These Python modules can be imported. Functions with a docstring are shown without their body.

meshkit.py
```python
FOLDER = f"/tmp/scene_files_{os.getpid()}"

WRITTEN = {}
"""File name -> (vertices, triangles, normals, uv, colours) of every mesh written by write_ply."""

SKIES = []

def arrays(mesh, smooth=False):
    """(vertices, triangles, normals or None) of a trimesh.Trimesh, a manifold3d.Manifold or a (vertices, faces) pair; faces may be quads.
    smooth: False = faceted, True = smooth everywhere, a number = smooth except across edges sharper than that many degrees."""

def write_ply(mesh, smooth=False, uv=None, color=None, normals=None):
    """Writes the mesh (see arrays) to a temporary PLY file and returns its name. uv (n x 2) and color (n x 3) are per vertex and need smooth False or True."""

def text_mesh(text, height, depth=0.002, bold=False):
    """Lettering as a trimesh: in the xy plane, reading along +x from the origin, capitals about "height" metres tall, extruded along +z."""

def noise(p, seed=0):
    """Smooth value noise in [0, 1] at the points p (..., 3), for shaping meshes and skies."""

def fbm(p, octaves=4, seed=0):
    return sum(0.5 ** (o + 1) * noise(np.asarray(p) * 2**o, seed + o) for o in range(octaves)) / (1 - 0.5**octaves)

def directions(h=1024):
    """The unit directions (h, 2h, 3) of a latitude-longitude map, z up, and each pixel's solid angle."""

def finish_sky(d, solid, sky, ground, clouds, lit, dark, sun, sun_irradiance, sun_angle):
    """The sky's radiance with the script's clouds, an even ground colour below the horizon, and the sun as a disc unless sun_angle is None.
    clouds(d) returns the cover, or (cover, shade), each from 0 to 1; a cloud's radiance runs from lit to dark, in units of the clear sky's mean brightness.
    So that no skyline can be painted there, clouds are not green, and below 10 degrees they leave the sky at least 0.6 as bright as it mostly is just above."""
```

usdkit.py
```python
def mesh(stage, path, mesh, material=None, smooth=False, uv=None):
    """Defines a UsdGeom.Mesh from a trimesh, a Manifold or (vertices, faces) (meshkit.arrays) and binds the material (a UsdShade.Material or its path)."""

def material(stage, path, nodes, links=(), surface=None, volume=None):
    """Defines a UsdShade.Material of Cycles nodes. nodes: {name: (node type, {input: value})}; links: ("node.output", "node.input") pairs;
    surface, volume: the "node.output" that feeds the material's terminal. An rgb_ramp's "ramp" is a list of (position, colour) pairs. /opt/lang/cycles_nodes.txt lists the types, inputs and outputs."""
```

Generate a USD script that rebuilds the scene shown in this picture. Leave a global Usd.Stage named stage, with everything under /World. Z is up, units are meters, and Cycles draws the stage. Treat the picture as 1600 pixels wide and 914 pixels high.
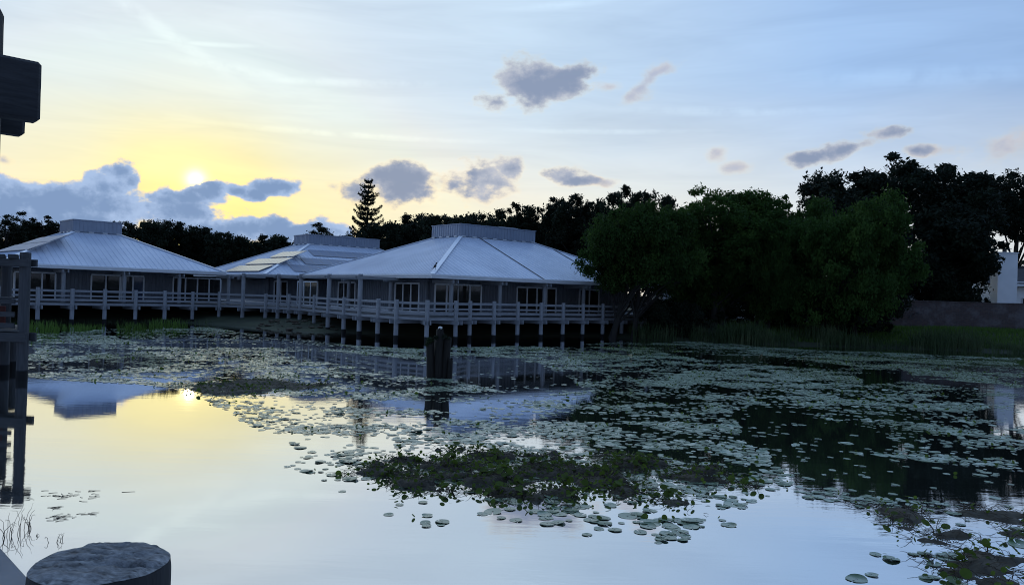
import math, random
import numpy as np
import shapely
import trimesh
import usdkit
from meshkit import fbm, noise
from pxr import Gf, Usd, UsdGeom, UsdLux, UsdShade

# ------------------------------------------------------------------ camera, sky, sun, exposure
stage = Usd.Stage.CreateInMemory()
UsdGeom.SetStageUpAxis(stage, 'Z')
UsdGeom.Xform.Define(stage, '/World')
EYE = np.array([0.0, 0.0, 3.36])            # standing on a boardwalk 1.7 m above the pond
ROLL, PITCH, FPX = 0.030, 0.0025, 1200.0     # the camera is tilted a little; focal length in photo pixels (1600 wide)
fwd = np.array([0, math.cos(PITCH), math.sin(PITCH)])
right = np.array([math.cos(ROLL), 0, math.sin(ROLL)])
right = right - fwd * right.dot(fwd); right /= np.linalg.norm(right)
up = np.cross(right, fwd)
cam = UsdGeom.Camera.Define(stage, '/World/camera')
UsdGeom.Xformable(cam).AddTransformOp().Set(Gf.Matrix4d(*right, 0, *up, 0, *(-fwd), 0, *EYE, 1))
cam.CreateHorizontalApertureAttr(36.0)
cam.CreateFocalLengthAttr(36.0 * FPX / 1600)
cam.CreateExposureAttr(0.0)

SUN_AZ, SUN_EL = math.radians(-22.6), math.radians(7.2)
SUN = np.array([math.sin(SUN_AZ) * math.cos(SUN_EL), math.cos(SUN_AZ) * math.cos(SUN_EL), math.sin(SUN_EL)])
sun = UsdLux.DistantLight.Define(stage, '/World/sun')
sx = np.cross([0, 0, 1.0], SUN); sx /= np.linalg.norm(sx); sy = np.cross(SUN, sx)
sun.AddTransformOp().Set(Gf.Matrix4d(*sx, 0, *sy, 0, *SUN, 0, 0, 0, 60, 1))
sun.CreateIntensityAttr(0.0015); sun.CreateAngleAttr(0.6); sun.CreateNormalizeAttr(True)
sun.CreateColorAttr(Gf.Vec3f(1.0, 0.74, 0.4))


def ray(px, py):
    """Direction of a photo pixel (1600 x 914)."""
    d = fwd + right * (px - 800) / FPX - up * (py - 457) / FPX
    return d / np.linalg.norm(d)


def make_sky():
    N, L = {}, []

    def node(kind, inputs=None, **links):
        name = f'n{len(N)}'
        N[name] = (kind, inputs or {})
        for k, v in links.items():
            L.append((v, f'{name}.{k}'))
        return name

    def m(op, a, b=None, c=None, clamp=False):
        inp, links = {'math_type': op, 'use_clamp': clamp}, {}
        for k, v in (('value1', a), ('value2', b), ('value3', c)):
            if isinstance(v, str):
                links[k] = v
            elif v is not None:
                inp[k] = v
        return node('math', inp, **links) + '.value'

    def smooth(v, lo, hi, a=0.0, b=1.0):
        return node('map_range', {'range_type': 'smoothstep', 'from_min': lo, 'from_max': hi, 'to_min': a, 'to_max': b, 'clamp': True}, value=v) + '.result'

    def mixc(f, a, b, kind='mix'):
        inp, links = {'mix_type': kind}, {}
        for k, v in (('fac', f), ('color1', a), ('color2', b)):
            if isinstance(v, str):
                links[k] = v
            else:
                inp[k] = v
        return node('mix', inp, **links) + '.color'

    def vec(op, a, b):
        inp, links = {'math_type': op}, {}
        for k, v in (('vector1', a), ('vector2', b)):
            if isinstance(v, str):
                links[k] = v
            else:
                inp[k] = v
        return node('vector_math', inp, **links)

    d = node('texture_coordinate') + '.generated'
    sep = node('separate_xyz', vector=d)
    az = m('arctan2', sep + '.x', sep + '.y')
    el = m('arcsine', sep + '.z')
    ae = node('combine_xyz', x=az, y=el) + '.vector'
    base = node('sky_texture', {'sky_type': 'single_scattering', 'sun_disc': False, 'sun_elevation': SUN_EL, 'sun_rotation': SUN_AZ, 'aerosol_density': 1.0}) + '.color'
    theta = m('arccosine', m('minimum', vec('dot_product', d, tuple(SUN)) + '.value', 0.99999))
    t01 = m('multiply', theta, 1 / math.pi)

    def ramp(stops):
        return node('rgb_ramp', {'ramp': [(a / 180.0, tuple(np.array(c) * 5)) for a, c in stops]}, fac=t01) + '.color'
    # thin high cloud lit through by the low sun: yellow near the sun and the horizon, blue above and away from it
    low = ramp(SKY_LOW); high = ramp(SKY_HIGH)
    streak = node('noise_texture', {'scale': 1.0, 'detail': 5, 'roughness': 0.6, 'distortion': 0.6},
                  vector=node('mapping', {'scale': (3.2, 26.0, 1.0), 'rotation': (0, 0, 0.10)}, vector=ae) + '.vector') + '.fac'
    big = node('noise_texture', {'scale': 1.0, 'detail': 3, 'roughness': 0.5},
               vector=node('mapping', {'scale': (2.2, 7.0, 1.0), 'location': (3, 1, 0), 'rotation': (0, 0, -0.25)}, vector=ae) + '.vector') + '.fac'
    el2 = m('add', el, m('multiply', m('subtract', big, 0.5), 0.10))
    veil = mixc(smooth(el2, math.radians(3.8), math.radians(16)), low, high)
    tone = m('add', 0.94, m('add', m('multiply', m('subtract', streak, 0.42), 0.42), m('multiply', m('subtract', big, 0.5), 0.18)))
    tone = node('combine_xyz', x=tone, y=m('add', m('multiply', tone, 0.9), 0.1), z=m('add', m('multiply', tone, 0.72), 0.28)) + '.vector'
    veil = mixc(1.0, veil, tone, 'multiply')
    sky = mixc(0.86, mixc(1.0, base, (12.0, 12.0, 12.0), 'darken'), veil)
    glow = m('power', 2.718, m('multiply', m('multiply', theta, theta), -1 / math.radians(0.6) ** 2))
    glow = m('multiply', glow, smooth(streak, 0.2, 0.6))
    sky = mixc(glow, sky, (22.0, 19.0, 9.0), 'add')

    # contrails and cirrus threads, then cumulus: soft ellipses in azimuth and elevation with noisy edges
    def blob(px, py, rx, ry, turn=0.0):
        q = ray(px, py)
        a0, e0 = math.atan2(q[0], q[1]), math.asin(q[2])
        mp = node('mapping', {'mapping_type': 'texture', 'location': (a0, e0, 0), 'rotation': (0, 0, math.radians(turn)), 'scale': (rx / FPX, ry / FPX, 1)}, vector=ae) + '.vector'
        return m('subtract', 1.0, vec('length', mp, (0, 0, 0)) + '.value')

    def most(blobs):
        out = blob(*blobs[0])
        for b in blobs[1:]:
            out = m('maximum', out, blob(*b))
        return out
    fine = node('noise_texture', {'scale': 30.0, 'detail': 4, 'roughness': 0.6}, vector=d) + '.fac'
    thread = m('multiply', smooth(most(THREADS), 0.0, 0.9), smooth(fine, 0.25, 0.6))
    sky = mixc(m('multiply', thread, 0.22), sky, mixc(1.0, sky, (1.5, 1.5, 1.4), 'multiply'))
    puff = node('noise_texture', {'scale': 17.0, 'detail': 6, 'roughness': 0.58}, vector=vec('multiply', d, (1, 1, 1.5)) + '.vector') + '.fac'
    wisp = node('noise_texture', {'scale': 9.0, 'detail': 6, 'roughness': 0.62, 'distortion': 0.4}, vector=vec('multiply', d, (1, 1, 1.6)) + '.vector') + '.fac'
    n1 = m('multiply', m('subtract', puff, 0.5), 2.3)
    n2 = m('multiply', m('subtract', wisp, 0.5), 3.0)

    def cloud(sky, blobs, core_a, core_b, n, lo, hi, strength, gain=1.0):
        v = m('add', most(blobs), n)
        cover = m('multiply', smooth(v, lo, hi), strength)
        body = smooth(m('add', v, m('multiply', m('subtract', fine, 0.5), 2.0)), lo + 0.1, hi + 0.75)
        core = mixc(body, tuple(np.array(core_a) * 10), tuple(np.array(core_b) * 10))
        rim = mixc(smooth(v, lo, hi + 0.22), mixc(1.0, sky, (1.22, 1.06, 0.86), 'multiply'), core)
        return mixc(cover, sky, rim)
    # clouds the photo does not show go on round the horizon from noise alone
    rest = node('noise_texture', {'scale': 2.6, 'detail': 5, 'roughness': 0.58}, vector=vec('multiply', d, (1, 1, 2.6)) + '.vector') + '.fac'
    behind = m('multiply', smooth(rest, 0.54, 0.66), smooth(sep + '.y', 0.55, 0.25))
    sky = mixc(m('multiply', behind, 0.5), sky, (3.2, 4.1, 6.0))
    sky = cloud(sky, WISPS, (0.62, 0.58, 0.60), (0.42, 0.45, 0.58), m('add', m('multiply', n1, 1.3), m('multiply', n2, 0.6)), 0.1, 0.85, 0.75)
    sky = cloud(sky, BANK, (0.40, 0.54, 0.80), (0.21, 0.325, 0.55), m('multiply', n1, 1.15), 0.03, 0.15, 0.98)
    sky = cloud(sky, PUFFS, (0.50, 0.53, 0.62), (0.25, 0.31, 0.45), m('add', m('multiply', n1, 1.5), m('multiply', n2, 0.35)), -0.14, 0.36, 0.94)
    bg = node('background_shader', {'strength': 0.1}, color=sky)
    mat = usdkit.material(stage, '/World/Looks/sky', N, L, surface=bg + '.background')
    dome = UsdLux.DomeLight.Define(stage, '/World/sky')
    UsdShade.MaterialBindingAPI.Apply(dome.GetPrim()).Bind(mat)


# (angle from the sun in degrees, radiance) near the horizon and high up
SKY_LOW = [(0, (2.6, 2.05, 0.36)), (4, (2.3, 1.86, 0.40)), (7, (2.12, 1.82, 0.78)), (13, (2.02, 1.78, 1.18)), (20, (1.96, 1.84, 1.5)), (30, (1.9, 1.88, 1.70)), (45, (1.74, 1.82, 1.84)), (90, (0.9, 1.05, 1.35)), (180, (0.5, 0.62, 0.95))]
SKY_HIGH = [(0, (1.85, 1.9, 1.6)), (8, (1.50, 1.75, 1.88)), (16, (1.30, 1.62, 1.95)), (25, (1.22, 1.58, 1.98)), (35, (1.04, 1.42, 1.95)), (45, (0.80, 1.22, 1.92)), (90, (0.34, 0.6, 1.2)), (180, (0.27, 0.48, 0.95))]
THREADS = [(330, 70, 130, 5, 5), (250, 45, 170, 16, -28), (910, 4, 150, 9, 6), (350, 105, 130, 12, -4), (560, 130, 220, 9, 3), (1450, 120, 260, 22, -4), (1130, 175, 260, 10, -2), (560, 212, 300, 7, 0), (950, 206, 220, 6, 0)]
BANK = [(60, 322, 200, 44), (200, 328, 190, 46), (188, 272, 34, 26), (175, 292, 48, 28), (205, 283, 22, 22), (330, 310, 46, 26), (300, 330, 70, 30), (255, 312, 60, 24), (437, 294, 52, 19, 6), (395, 305, 30, 13), (405, 358, 95, 28), (480, 362, 80, 16), (330, 360, 120, 26), (370, 300, 26, 12), (292, 310, 74, 17), (258, 302, 26, 12), (318, 300, 24, 9), (40, 300, 60, 22), (120, 345, 200, 30)]
PUFFS = [(822, 136, 66, 40, 12), (870, 132, 70, 26, 14), (775, 160, 46, 22), (845, 112, 36, 18), (905, 116, 34, 16), (622, 294, 76, 32), (560, 300, 34, 24), (655, 280, 32, 18), (752, 284, 60, 28, 12), (800, 264, 34, 20), (712, 290, 34, 22), (868, 276, 42, 17), (898, 283, 40, 10), (1312, 236, 84, 13, 13), (1392, 209, 40, 10, 6), (1262, 248, 40, 9), (1432, 234, 26, 9)]
WISPS = [(1000, 138, 62, 20, 38), (1030, 112, 50, 13, 20), (950, 136, 46, 15, -10), (985, 150, 40, 16, 30), (1122, 240, 18, 16), (1150, 262, 30, 12), (1575, 235, 55, 30), (5, 250, 18, 12), (520, 292, 26, 14), (1440, 236, 40, 10), (940, 285, 40, 10), (690, 285, 40, 20)]
make_sky()

# ------------------------------------------------------------------ helpers
used = {}


def numbered(name, parent='/World'):
    n = used.get((parent, name), 0); used[(parent, name)] = n + 1
    return f'{parent}/{name}' + (f'_{n:03d}' if n else '')


def tag(o, label=None, cat=None, group=None, kind=None):
    for k, v in (('label', label), ('category', cat), ('group', group), ('kind', kind)):
        if v:
            o.SetCustomDataByKey(k, v)
    return o


def thing(name, label, cat, loc=(0, 0, 0), rotz=0.0, group=None, scale=(1, 1, 1)):
    x = UsdGeom.Xform.Define(stage, numbered(name))
    x.AddTranslateOp().Set(Gf.Vec3d(*map(float, loc))); x.AddRotateZOp().Set(float(rotz)); x.AddScaleOp().Set(Gf.Vec3f(*map(float, scale)))
    return tag(x.GetPrim(), label, cat, group)


def copy_of(src, label, loc, rotz=0.0, scale=(1, 1, 1), group=None):
    name = src.GetName()
    x = UsdGeom.Xform.Define(stage, numbered(name))
    p = x.GetPrim(); p.GetReferences().AddInternalReference(src.GetPath()); p.SetInstanceable(True)
    p.GetAttribute('xformOp:translate').Set(Gf.Vec3d(*map(float, loc)))
    p.GetAttribute('xformOp:rotateZ').Set(float(rotz)); p.GetAttribute('xformOp:scale').Set(Gf.Vec3f(*map(float, scale)))
    tag(p, label, src.GetCustomDataByKey('category'), group)
    return p


def part(name, mesh, material, parent, smooth=False, label=None):
    path = numbered(name, str(parent.GetPath()) if parent else '/World')
    o = usdkit.mesh(stage, path, mesh, material, smooth).GetPrim()
    if label:
        tag(o, label)
    return o


class MB:
    """Collects vertices and faces of one mesh."""
    def __init__(self):
        self.v, self.f, self.n = [], [], 0

    def add(self, v, f):
        v = np.asarray(v, float); f = np.asarray(f, int)
        if f.shape[1] == 4:
            f = np.vstack([f[:, [0, 1, 2]], f[:, [0, 2, 3]]])
        self.v.append(v); self.f.append(f + self.n); self.n += len(v)
        return self

    def bar(self, p, q, w, h, upv=(0, 0, 1)):
        """Box from p to q, w across and h along upv."""
        p, q, upv = np.asarray(p, float), np.asarray(q, float), np.asarray(upv, float)
        d = q - p; d = d / np.linalg.norm(d)
        s = np.cross(d, upv); s /= np.linalg.norm(s); u = np.cross(s, d)
        c = [p + a * s * w / 2 + b * u * h / 2 + e * (q - p) for e in (0, 1) for a, b in ((-1, -1), (1, -1), (1, 1), (-1, 1))]
        return self.add(c, [[0, 1, 2, 3], [7, 6, 5, 4], [0, 4, 5, 1], [1, 5, 6, 2], [2, 6, 7, 3], [3, 7, 4, 0]])

    def tube(self, pts, rad, n=8, cap=True):
        pts = np.asarray(pts, float); rad = np.broadcast_to(rad, (len(pts),))
        t = np.gradient(pts, axis=0); t /= np.linalg.norm(t, axis=1, keepdims=True) + 1e-12
        ref = np.where(np.abs(t[:, 2:]) < 0.95, [0, 0, 1.0], [1.0, 0, 0])
        a = np.cross(t, ref); a /= np.linalg.norm(a, axis=1, keepdims=True); b = np.cross(t, a)
        ang = np.arange(n) * 2 * np.pi / n
        v = pts[:, None] + rad[:, None, None] * (np.cos(ang)[None, :, None] * a[:, None] + np.sin(ang)[None, :, None] * b[:, None])
        i, j = np.meshgrid(np.arange(len(pts) - 1), np.arange(n), indexing='ij')
        q = np.stack([i * n + j, i * n + (j + 1) % n, (i + 1) * n + (j + 1) % n, (i + 1) * n + j], -1).reshape(-1, 4)
        self.add(v.reshape(-1, 3), q)
        if cap:
            for k in (0, len(pts) - 1):
                self.add(np.vstack([pts[k][None], v[k]]), [[0, 1 + j, 1 + (j + 1) % n] for j in range(n)])
        return self

    def quad(self, a, b, c, d):
        return self.add([a, b, c, d], [[0, 1, 2, 3]])

    def mesh(self):
        return np.vstack(self.v), np.vstack(self.f)

    def build(self, name, material, parent, smooth=False, label=None):
        return part(name, self.mesh(), material, parent, smooth, label)


def rounded_box(p, q, w, h, bevel=0.012, upv=(0, 0, 1)):
    """Box from p to q with chamfered long edges and ends."""
    p, q, upv = np.asarray(p, float), np.asarray(q, float), np.asarray(upv, float)
    L = np.linalg.norm(q - p); d = (q - p) / L
    s = np.cross(d, upv); s /= np.linalg.norm(s); u = np.cross(s, d)
    pts = []
    for e, k in ((0, 0), (bevel, 1), (L - bevel, 1), (L, 0)):
        for a in (-1, 1):
            for b in (-1, 1):
                ww, hh = w / 2 - (0 if k else bevel), h / 2 - (0 if k else bevel)
                if k:
                    pts += [p + d * e + s * a * (ww - bevel) + u * b * hh, p + d * e + s * a * ww + u * b * (hh - bevel)]
                else:
                    pts.append(p + d * e + s * a * ww + u * b * hh)
    h_ = trimesh.convex.convex_hull(np.array(pts))
    return np.array(h_.vertices), np.array(h_.faces)


def at_depth(px, py, y):
    d = ray(px, py); return EYE + d * (y / d[1])


def on_level(px, py, z=0.0):
    d = ray(px, py); return EYE + d * ((z - EYE[2]) / d[2])


def along(px, o, d):
    """Distance along the plan line o + t d where it stands at photo column px (near eye level)."""
    k = (px - 800) / FPX
    return (k * o[1] - o[0]) / (d[0] - k * d[1])


def project(p):
    """Photo pixels of points, to plan where the pads grow."""
    r = np.atleast_2d(p) - EYE
    y = r @ fwd
    return 800 + FPX * (r @ right) / y, 457 - FPX * (r @ up) / y


# ------------------------------------------------------------------ materials
def mat(name, nodes, links=(), surface='p.BSDF', volume=None):
    return usdkit.material(stage, f'/World/Looks/{name}', nodes, list(links), surface=surface, volume=volume)


def mottled(name, c1, c2, scale=(1, 1, 1), detail=5, rough=0.7, bump=0.0, spec=0.4, metallic=0.0, bumpscale=None, lo=0.3, hi=0.7, island=0.0):
    nodes = {'g': ('texture_coordinate', {}), 'm': ('mapping', {'scale': scale}), 'n': ('noise_texture', {'scale': 1.0, 'detail': detail, 'roughness': 0.6}),
             'r': ('rgb_ramp', {'ramp': [(lo, c1), (hi, c2)]}), 'p': ('principled_bsdf', {'roughness': rough, 'specular_ior_level': spec, 'metallic': metallic})}
    links = [('g.object', 'm.vector'), ('m.vector', 'n.vector'), ('n.fac', 'r.fac')]
    src = 'r.color'
    if island:
        nodes.update({'gi': ('geometry', {}), 'hs': ('hsv', {}), 'mr': ('map_range', {'to_min': 1 - island, 'to_max': 1 + island})})
        links += [('gi.random_per_island', 'mr.value'), ('mr.result', 'hs.value'), (src, 'hs.color')]
        src = 'hs.color'
    links.append((src, 'p.base_color'))
    if bump:
        nodes['b'] = ('bump', {'strength': bump, 'distance': 0.02})
        links += [('n.fac', 'b.height'), ('b.normal', 'p.normal')]
    return mat(name, nodes, links)


M = {}
M['roof'] = mottled('roof_metal', (0.40, 0.45, 0.54), (0.56, 0.61, 0.70), (0.3, 0.3, 0.3), 8, 0.42, 0.0, 0.5)
M['parapet'] = mottled('parapet_metal', (0.22, 0.25, 0.31), (0.29, 0.32, 0.38), (0.8, 0.8, 0.8), 5, 0.5, 0.0, 0.4)
M['trim'] = mottled('white_trim', (0.58, 0.60, 0.62), (0.70, 0.71, 0.72), (0.7, 0.7, 2.0), 5, 0.55)
M['hip'] = mottled('hip_cap', (0.62, 0.66, 0.72), (0.72, 0.75, 0.8), (0.5, 0.5, 0.5), 4, 0.35)
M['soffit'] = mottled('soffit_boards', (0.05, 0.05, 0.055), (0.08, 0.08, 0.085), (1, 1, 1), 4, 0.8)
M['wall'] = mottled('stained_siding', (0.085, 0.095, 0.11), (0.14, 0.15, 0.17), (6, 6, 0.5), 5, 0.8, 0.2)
M['frame'] = mottled('window_paint', (0.5, 0.51, 0.52), (0.64, 0.65, 0.66), (1, 1, 1), 4, 0.5)
M['gray_metal'] = mottled('unit_metal', (0.28, 0.3, 0.34), (0.36, 0.38, 0.42), (1, 1, 1), 4, 0.5)
M['dark_metal'] = mottled('dark_metal', (0.03, 0.03, 0.035), (0.05, 0.05, 0.055), (2, 2, 2), 4, 0.5)


def wood(name, c1, c2, wet=None, grain=(9, 9, 0.7)):
    """Weathered timber; posts standing in the pond carry a dark wet band up to z = wet."""
    nodes = {'g': ('geometry', {}), 'm': ('mapping', {'scale': grain}), 'n': ('noise_texture', {'scale': 1.5, 'detail': 6, 'roughness': 0.65, 'distortion': 0.3}),
             'n2': ('noise_texture', {'scale': 1.1, 'detail': 3}), 'r': ('rgb_ramp', {'ramp': [(0.28, c1), (0.72, c2)]}), 'gi': ('geometry', {}),
             'mr': ('map_range', {'to_min': 0.78, 'to_max': 1.2}), 'hs': ('hsv', {}), 'b': ('bump', {'strength': 0.5, 'distance': 0.012}),
             'p': ('principled_bsdf', {'roughness': 0.85, 'specular_ior_level': 0.25})}
    links = [('g.position', 'm.vector'), ('m.vector', 'n.vector'), ('n.fac', 'r.fac'), ('gi.random_per_island', 'mr.value'), ('mr.result', 'hs.value'), ('r.color', 'hs.color'),
             ('n.fac', 'b.height'), ('b.normal', 'p.normal')]
    src = 'hs.color'
    if wet is not None:
        nodes.update({'s': ('separate_xyz', {}), 'a': ('math', {'math_type': 'multiply_add', 'value2': 0.14, 'value3': -0.07}), 'a2': ('math', {'math_type': 'subtract'}),
                      'k': ('map_range', {'range_type': 'smoothstep', 'from_min': wet - 0.03, 'from_max': wet + 0.05, 'clamp': True}), 'x': ('mix', {'color1': (0.008, 0.008, 0.008)})})
        links += [('g.position', 's.vector'), ('g.position', 'n2.vector'), ('n2.fac', 'a.value1'), ('s.z', 'a2.value1'), ('a.value', 'a2.value2'), ('a2.value', 'k.value'), ('k.result', 'x.fac'), (src, 'x.color2')]
        src = 'x.color'
    links.append((src, 'p.base_color'))
    return mat(name, nodes, links)


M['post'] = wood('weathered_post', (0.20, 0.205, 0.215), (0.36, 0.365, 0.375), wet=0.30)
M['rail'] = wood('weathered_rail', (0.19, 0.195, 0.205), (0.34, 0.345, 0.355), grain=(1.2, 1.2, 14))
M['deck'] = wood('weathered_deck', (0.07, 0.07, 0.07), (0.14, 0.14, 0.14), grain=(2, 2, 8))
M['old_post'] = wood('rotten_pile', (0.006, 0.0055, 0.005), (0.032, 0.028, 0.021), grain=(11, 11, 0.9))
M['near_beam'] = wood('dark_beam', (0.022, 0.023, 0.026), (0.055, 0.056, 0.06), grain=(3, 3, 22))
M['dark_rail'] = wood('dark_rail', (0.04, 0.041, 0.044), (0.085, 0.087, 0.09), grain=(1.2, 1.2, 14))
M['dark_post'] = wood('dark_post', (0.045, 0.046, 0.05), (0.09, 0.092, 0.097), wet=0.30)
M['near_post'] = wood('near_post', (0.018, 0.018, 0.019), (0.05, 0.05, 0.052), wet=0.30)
M['bark'] = mottled('bark', (0.009, 0.008, 0.006), (0.026, 0.022, 0.018), (7, 7, 1.5), 6, 0.9, 0.8)
M['red'] = mottled('red_paint', (0.06, 0.012, 0.01), (0.1, 0.02, 0.015), (2, 2, 2), 4, 0.7)
M['cap'] = mottled('droppings', (0.4, 0.4, 0.38), (0.7, 0.7, 0.68), (20, 20, 20), 4, 0.8)
M['moss'] = mottled('moss', (0.015, 0.03, 0.008), (0.04, 0.07, 0.015), (14, 14, 14), 5, 0.95, island=0.4)
M['bird'] = mottled('bird_feathers', (0.008, 0.008, 0.009), (0.02, 0.02, 0.022), (20, 20, 20), 4, 0.6)
M['pane'] = mat('window_pane', {'n': ('noise_texture', {'scale': 0.8, 'detail': 2}), 'b': ('bump', {'strength': 0.05, 'distance': 0.02}), 'g': ('glossy_bsdf', {'roughness': 0.03, 'color': (0.6, 0.65, 0.7)}), 't': ('transparent_bsdf', {'color': (0.75, 0.78, 0.78)}),
                                'x': ('mix_closure', {'fac': 0.06}), 'tc': ('texture_coordinate', {})},
                [('tc.object', 'n.vector'), ('n.fac', 'b.height'), ('b.normal', 'g.normal'), ('t.BSDF', 'x.closure1'), ('g.BSDF', 'x.closure2')], surface='x.closure')
M['blind'] = mottled('window_blind', (0.016, 0.013, 0.012), (0.035, 0.029, 0.026), (0.8, 0.8, 3), 4, 0.8)
M['poster'] = mottled('blue_notice', (0.02, 0.035, 0.09), (0.035, 0.06, 0.14), (3, 3, 3), 3, 0.5)
M['solar'] = mat('solar_glass', {'p': ('principled_bsdf', {'base_color': (0.02, 0.025, 0.04), 'roughness': 0.2, 'specular_ior_level': 0.7, 'coat_weight': 0.3, 'coat_roughness': 0.12})})
M['solar_blue'] = mat('solar_film', {'p': ('principled_bsdf', {'base_color': (0.16, 0.19, 0.26), 'roughness': 0.45, 'specular_ior_level': 0.5})})
M['solar_frame'] = mottled('solar_frame', (0.3, 0.3, 0.32), (0.4, 0.4, 0.42), (1, 1, 1), 2, 0.4)
M['house_white'] = mottled('white_render', (0.72, 0.73, 0.73), (0.82, 0.82, 0.82), (0.6, 0.6, 0.6), 5, 0.8)
M['house_roof'] = mottled('dark_shingles', (0.05, 0.05, 0.055), (0.09, 0.09, 0.1), (3, 3, 3), 5, 0.8)


def foliage(name, dark, light, trans=0.25, rough=0.65):
    """Leaves: tone varies leaf by leaf, clump by clump and tree by tree."""
    nodes = {'gi': ('geometry', {}), 'tc': ('texture_coordinate', {}), 'n': ('noise_texture', {'scale': 0.55, 'detail': 3}), 'oi': ('object_info', {}),
             'a': ('math', {'math_type': 'multiply_add', 'value2': 0.5, 'value3': -0.25}), 'a2': ('math', {'math_type': 'add'}),
             'r': ('rgb_ramp', {'ramp': [(0.25, dark), (0.75, light)]}), 'mr': ('map_range', {'to_min': 0.8, 'to_max': 1.2}), 'hs': ('hsv', {}),
             'p': ('principled_bsdf', {'roughness': rough, 'specular_ior_level': 0.12}), 't': ('translucent_bsdf', {}), 'x': ('mix_closure', {'fac': trans})}
    links = [('gi.random_per_island', 'a.value1'), ('tc.object', 'n.vector'), ('n.fac', 'a2.value1'), ('a.value', 'a2.value2'), ('a2.value', 'r.fac'), ('oi.random', 'mr.value'),
             ('mr.result', 'hs.value'), ('r.color', 'hs.color'), ('hs.color', 'p.base_color'), ('hs.color', 't.color'), ('p.BSDF', 'x.closure1'), ('t.BSDF', 'x.closure2')]
    return mat(name, nodes, links, surface='x.closure')


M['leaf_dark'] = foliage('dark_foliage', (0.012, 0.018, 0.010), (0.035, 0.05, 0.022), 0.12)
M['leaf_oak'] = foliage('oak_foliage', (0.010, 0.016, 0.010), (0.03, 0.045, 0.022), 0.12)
M['leaf_green'] = foliage('willow_foliage', (0.028, 0.06, 0.012), (0.10, 0.165, 0.03), 0.35)
M['leaf_pine'] = foliage('pine_needles', (0.010, 0.018, 0.011), (0.025, 0.04, 0.022), 0.1)
M['reed'] = foliage('reed_blades', (0.05, 0.075, 0.03), (0.20, 0.22, 0.11), 0.2)
M['grass'] = foliage('bank_grass', (0.06, 0.11, 0.02), (0.13, 0.21, 0.04), 0.2)
M['gray_leaf'] = foliage('grey_leaves', (0.07, 0.085, 0.09), (0.15, 0.17, 0.175), 0.15)
M['mud'] = mottled('floating_mud', (0.016, 0.013, 0.007), (0.062, 0.05, 0.028), (4, 4, 4), 7, 0.8, 0.8)
M['twig'] = mottled('dead_stems', (0.03, 0.022, 0.013), (0.13, 0.095, 0.055), (9, 9, 9), 3, 0.8, island=0.5)
M['ground'] = mottled('bank_soil', (0.016, 0.02, 0.010), (0.04, 0.05, 0.022), (0.5, 0.5, 0.5), 7, 0.95, 0.6)


def pad_material(name, ramp, rough=0.28, sheen=0.25, spec=0.5, coat=0.0):
    nodes = {'gi': ('geometry', {}), 'r': ('rgb_ramp', {'ramp': ramp}), 'tc': ('texture_coordinate', {}), 'n': ('noise_texture', {'scale': 14.0, 'detail': 4}),
             'b': ('bump', {'strength': 0.15, 'distance': 0.01}), 'p': ('principled_bsdf', {'roughness': rough, 'specular_ior_level': spec, 'sheen_weight': sheen, 'coat_weight': coat, 'coat_roughness': 0.12, 'sheen_roughness': 0.4, 'sheen_tint': (0.8, 1.0, 0.88)})}
    return mat(name, nodes, [('gi.random_per_island', 'r.fac'), ('r.color', 'p.base_color'), ('tc.object', 'n.vector'), ('n.fac', 'b.height'), ('b.normal', 'p.normal')])


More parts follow.
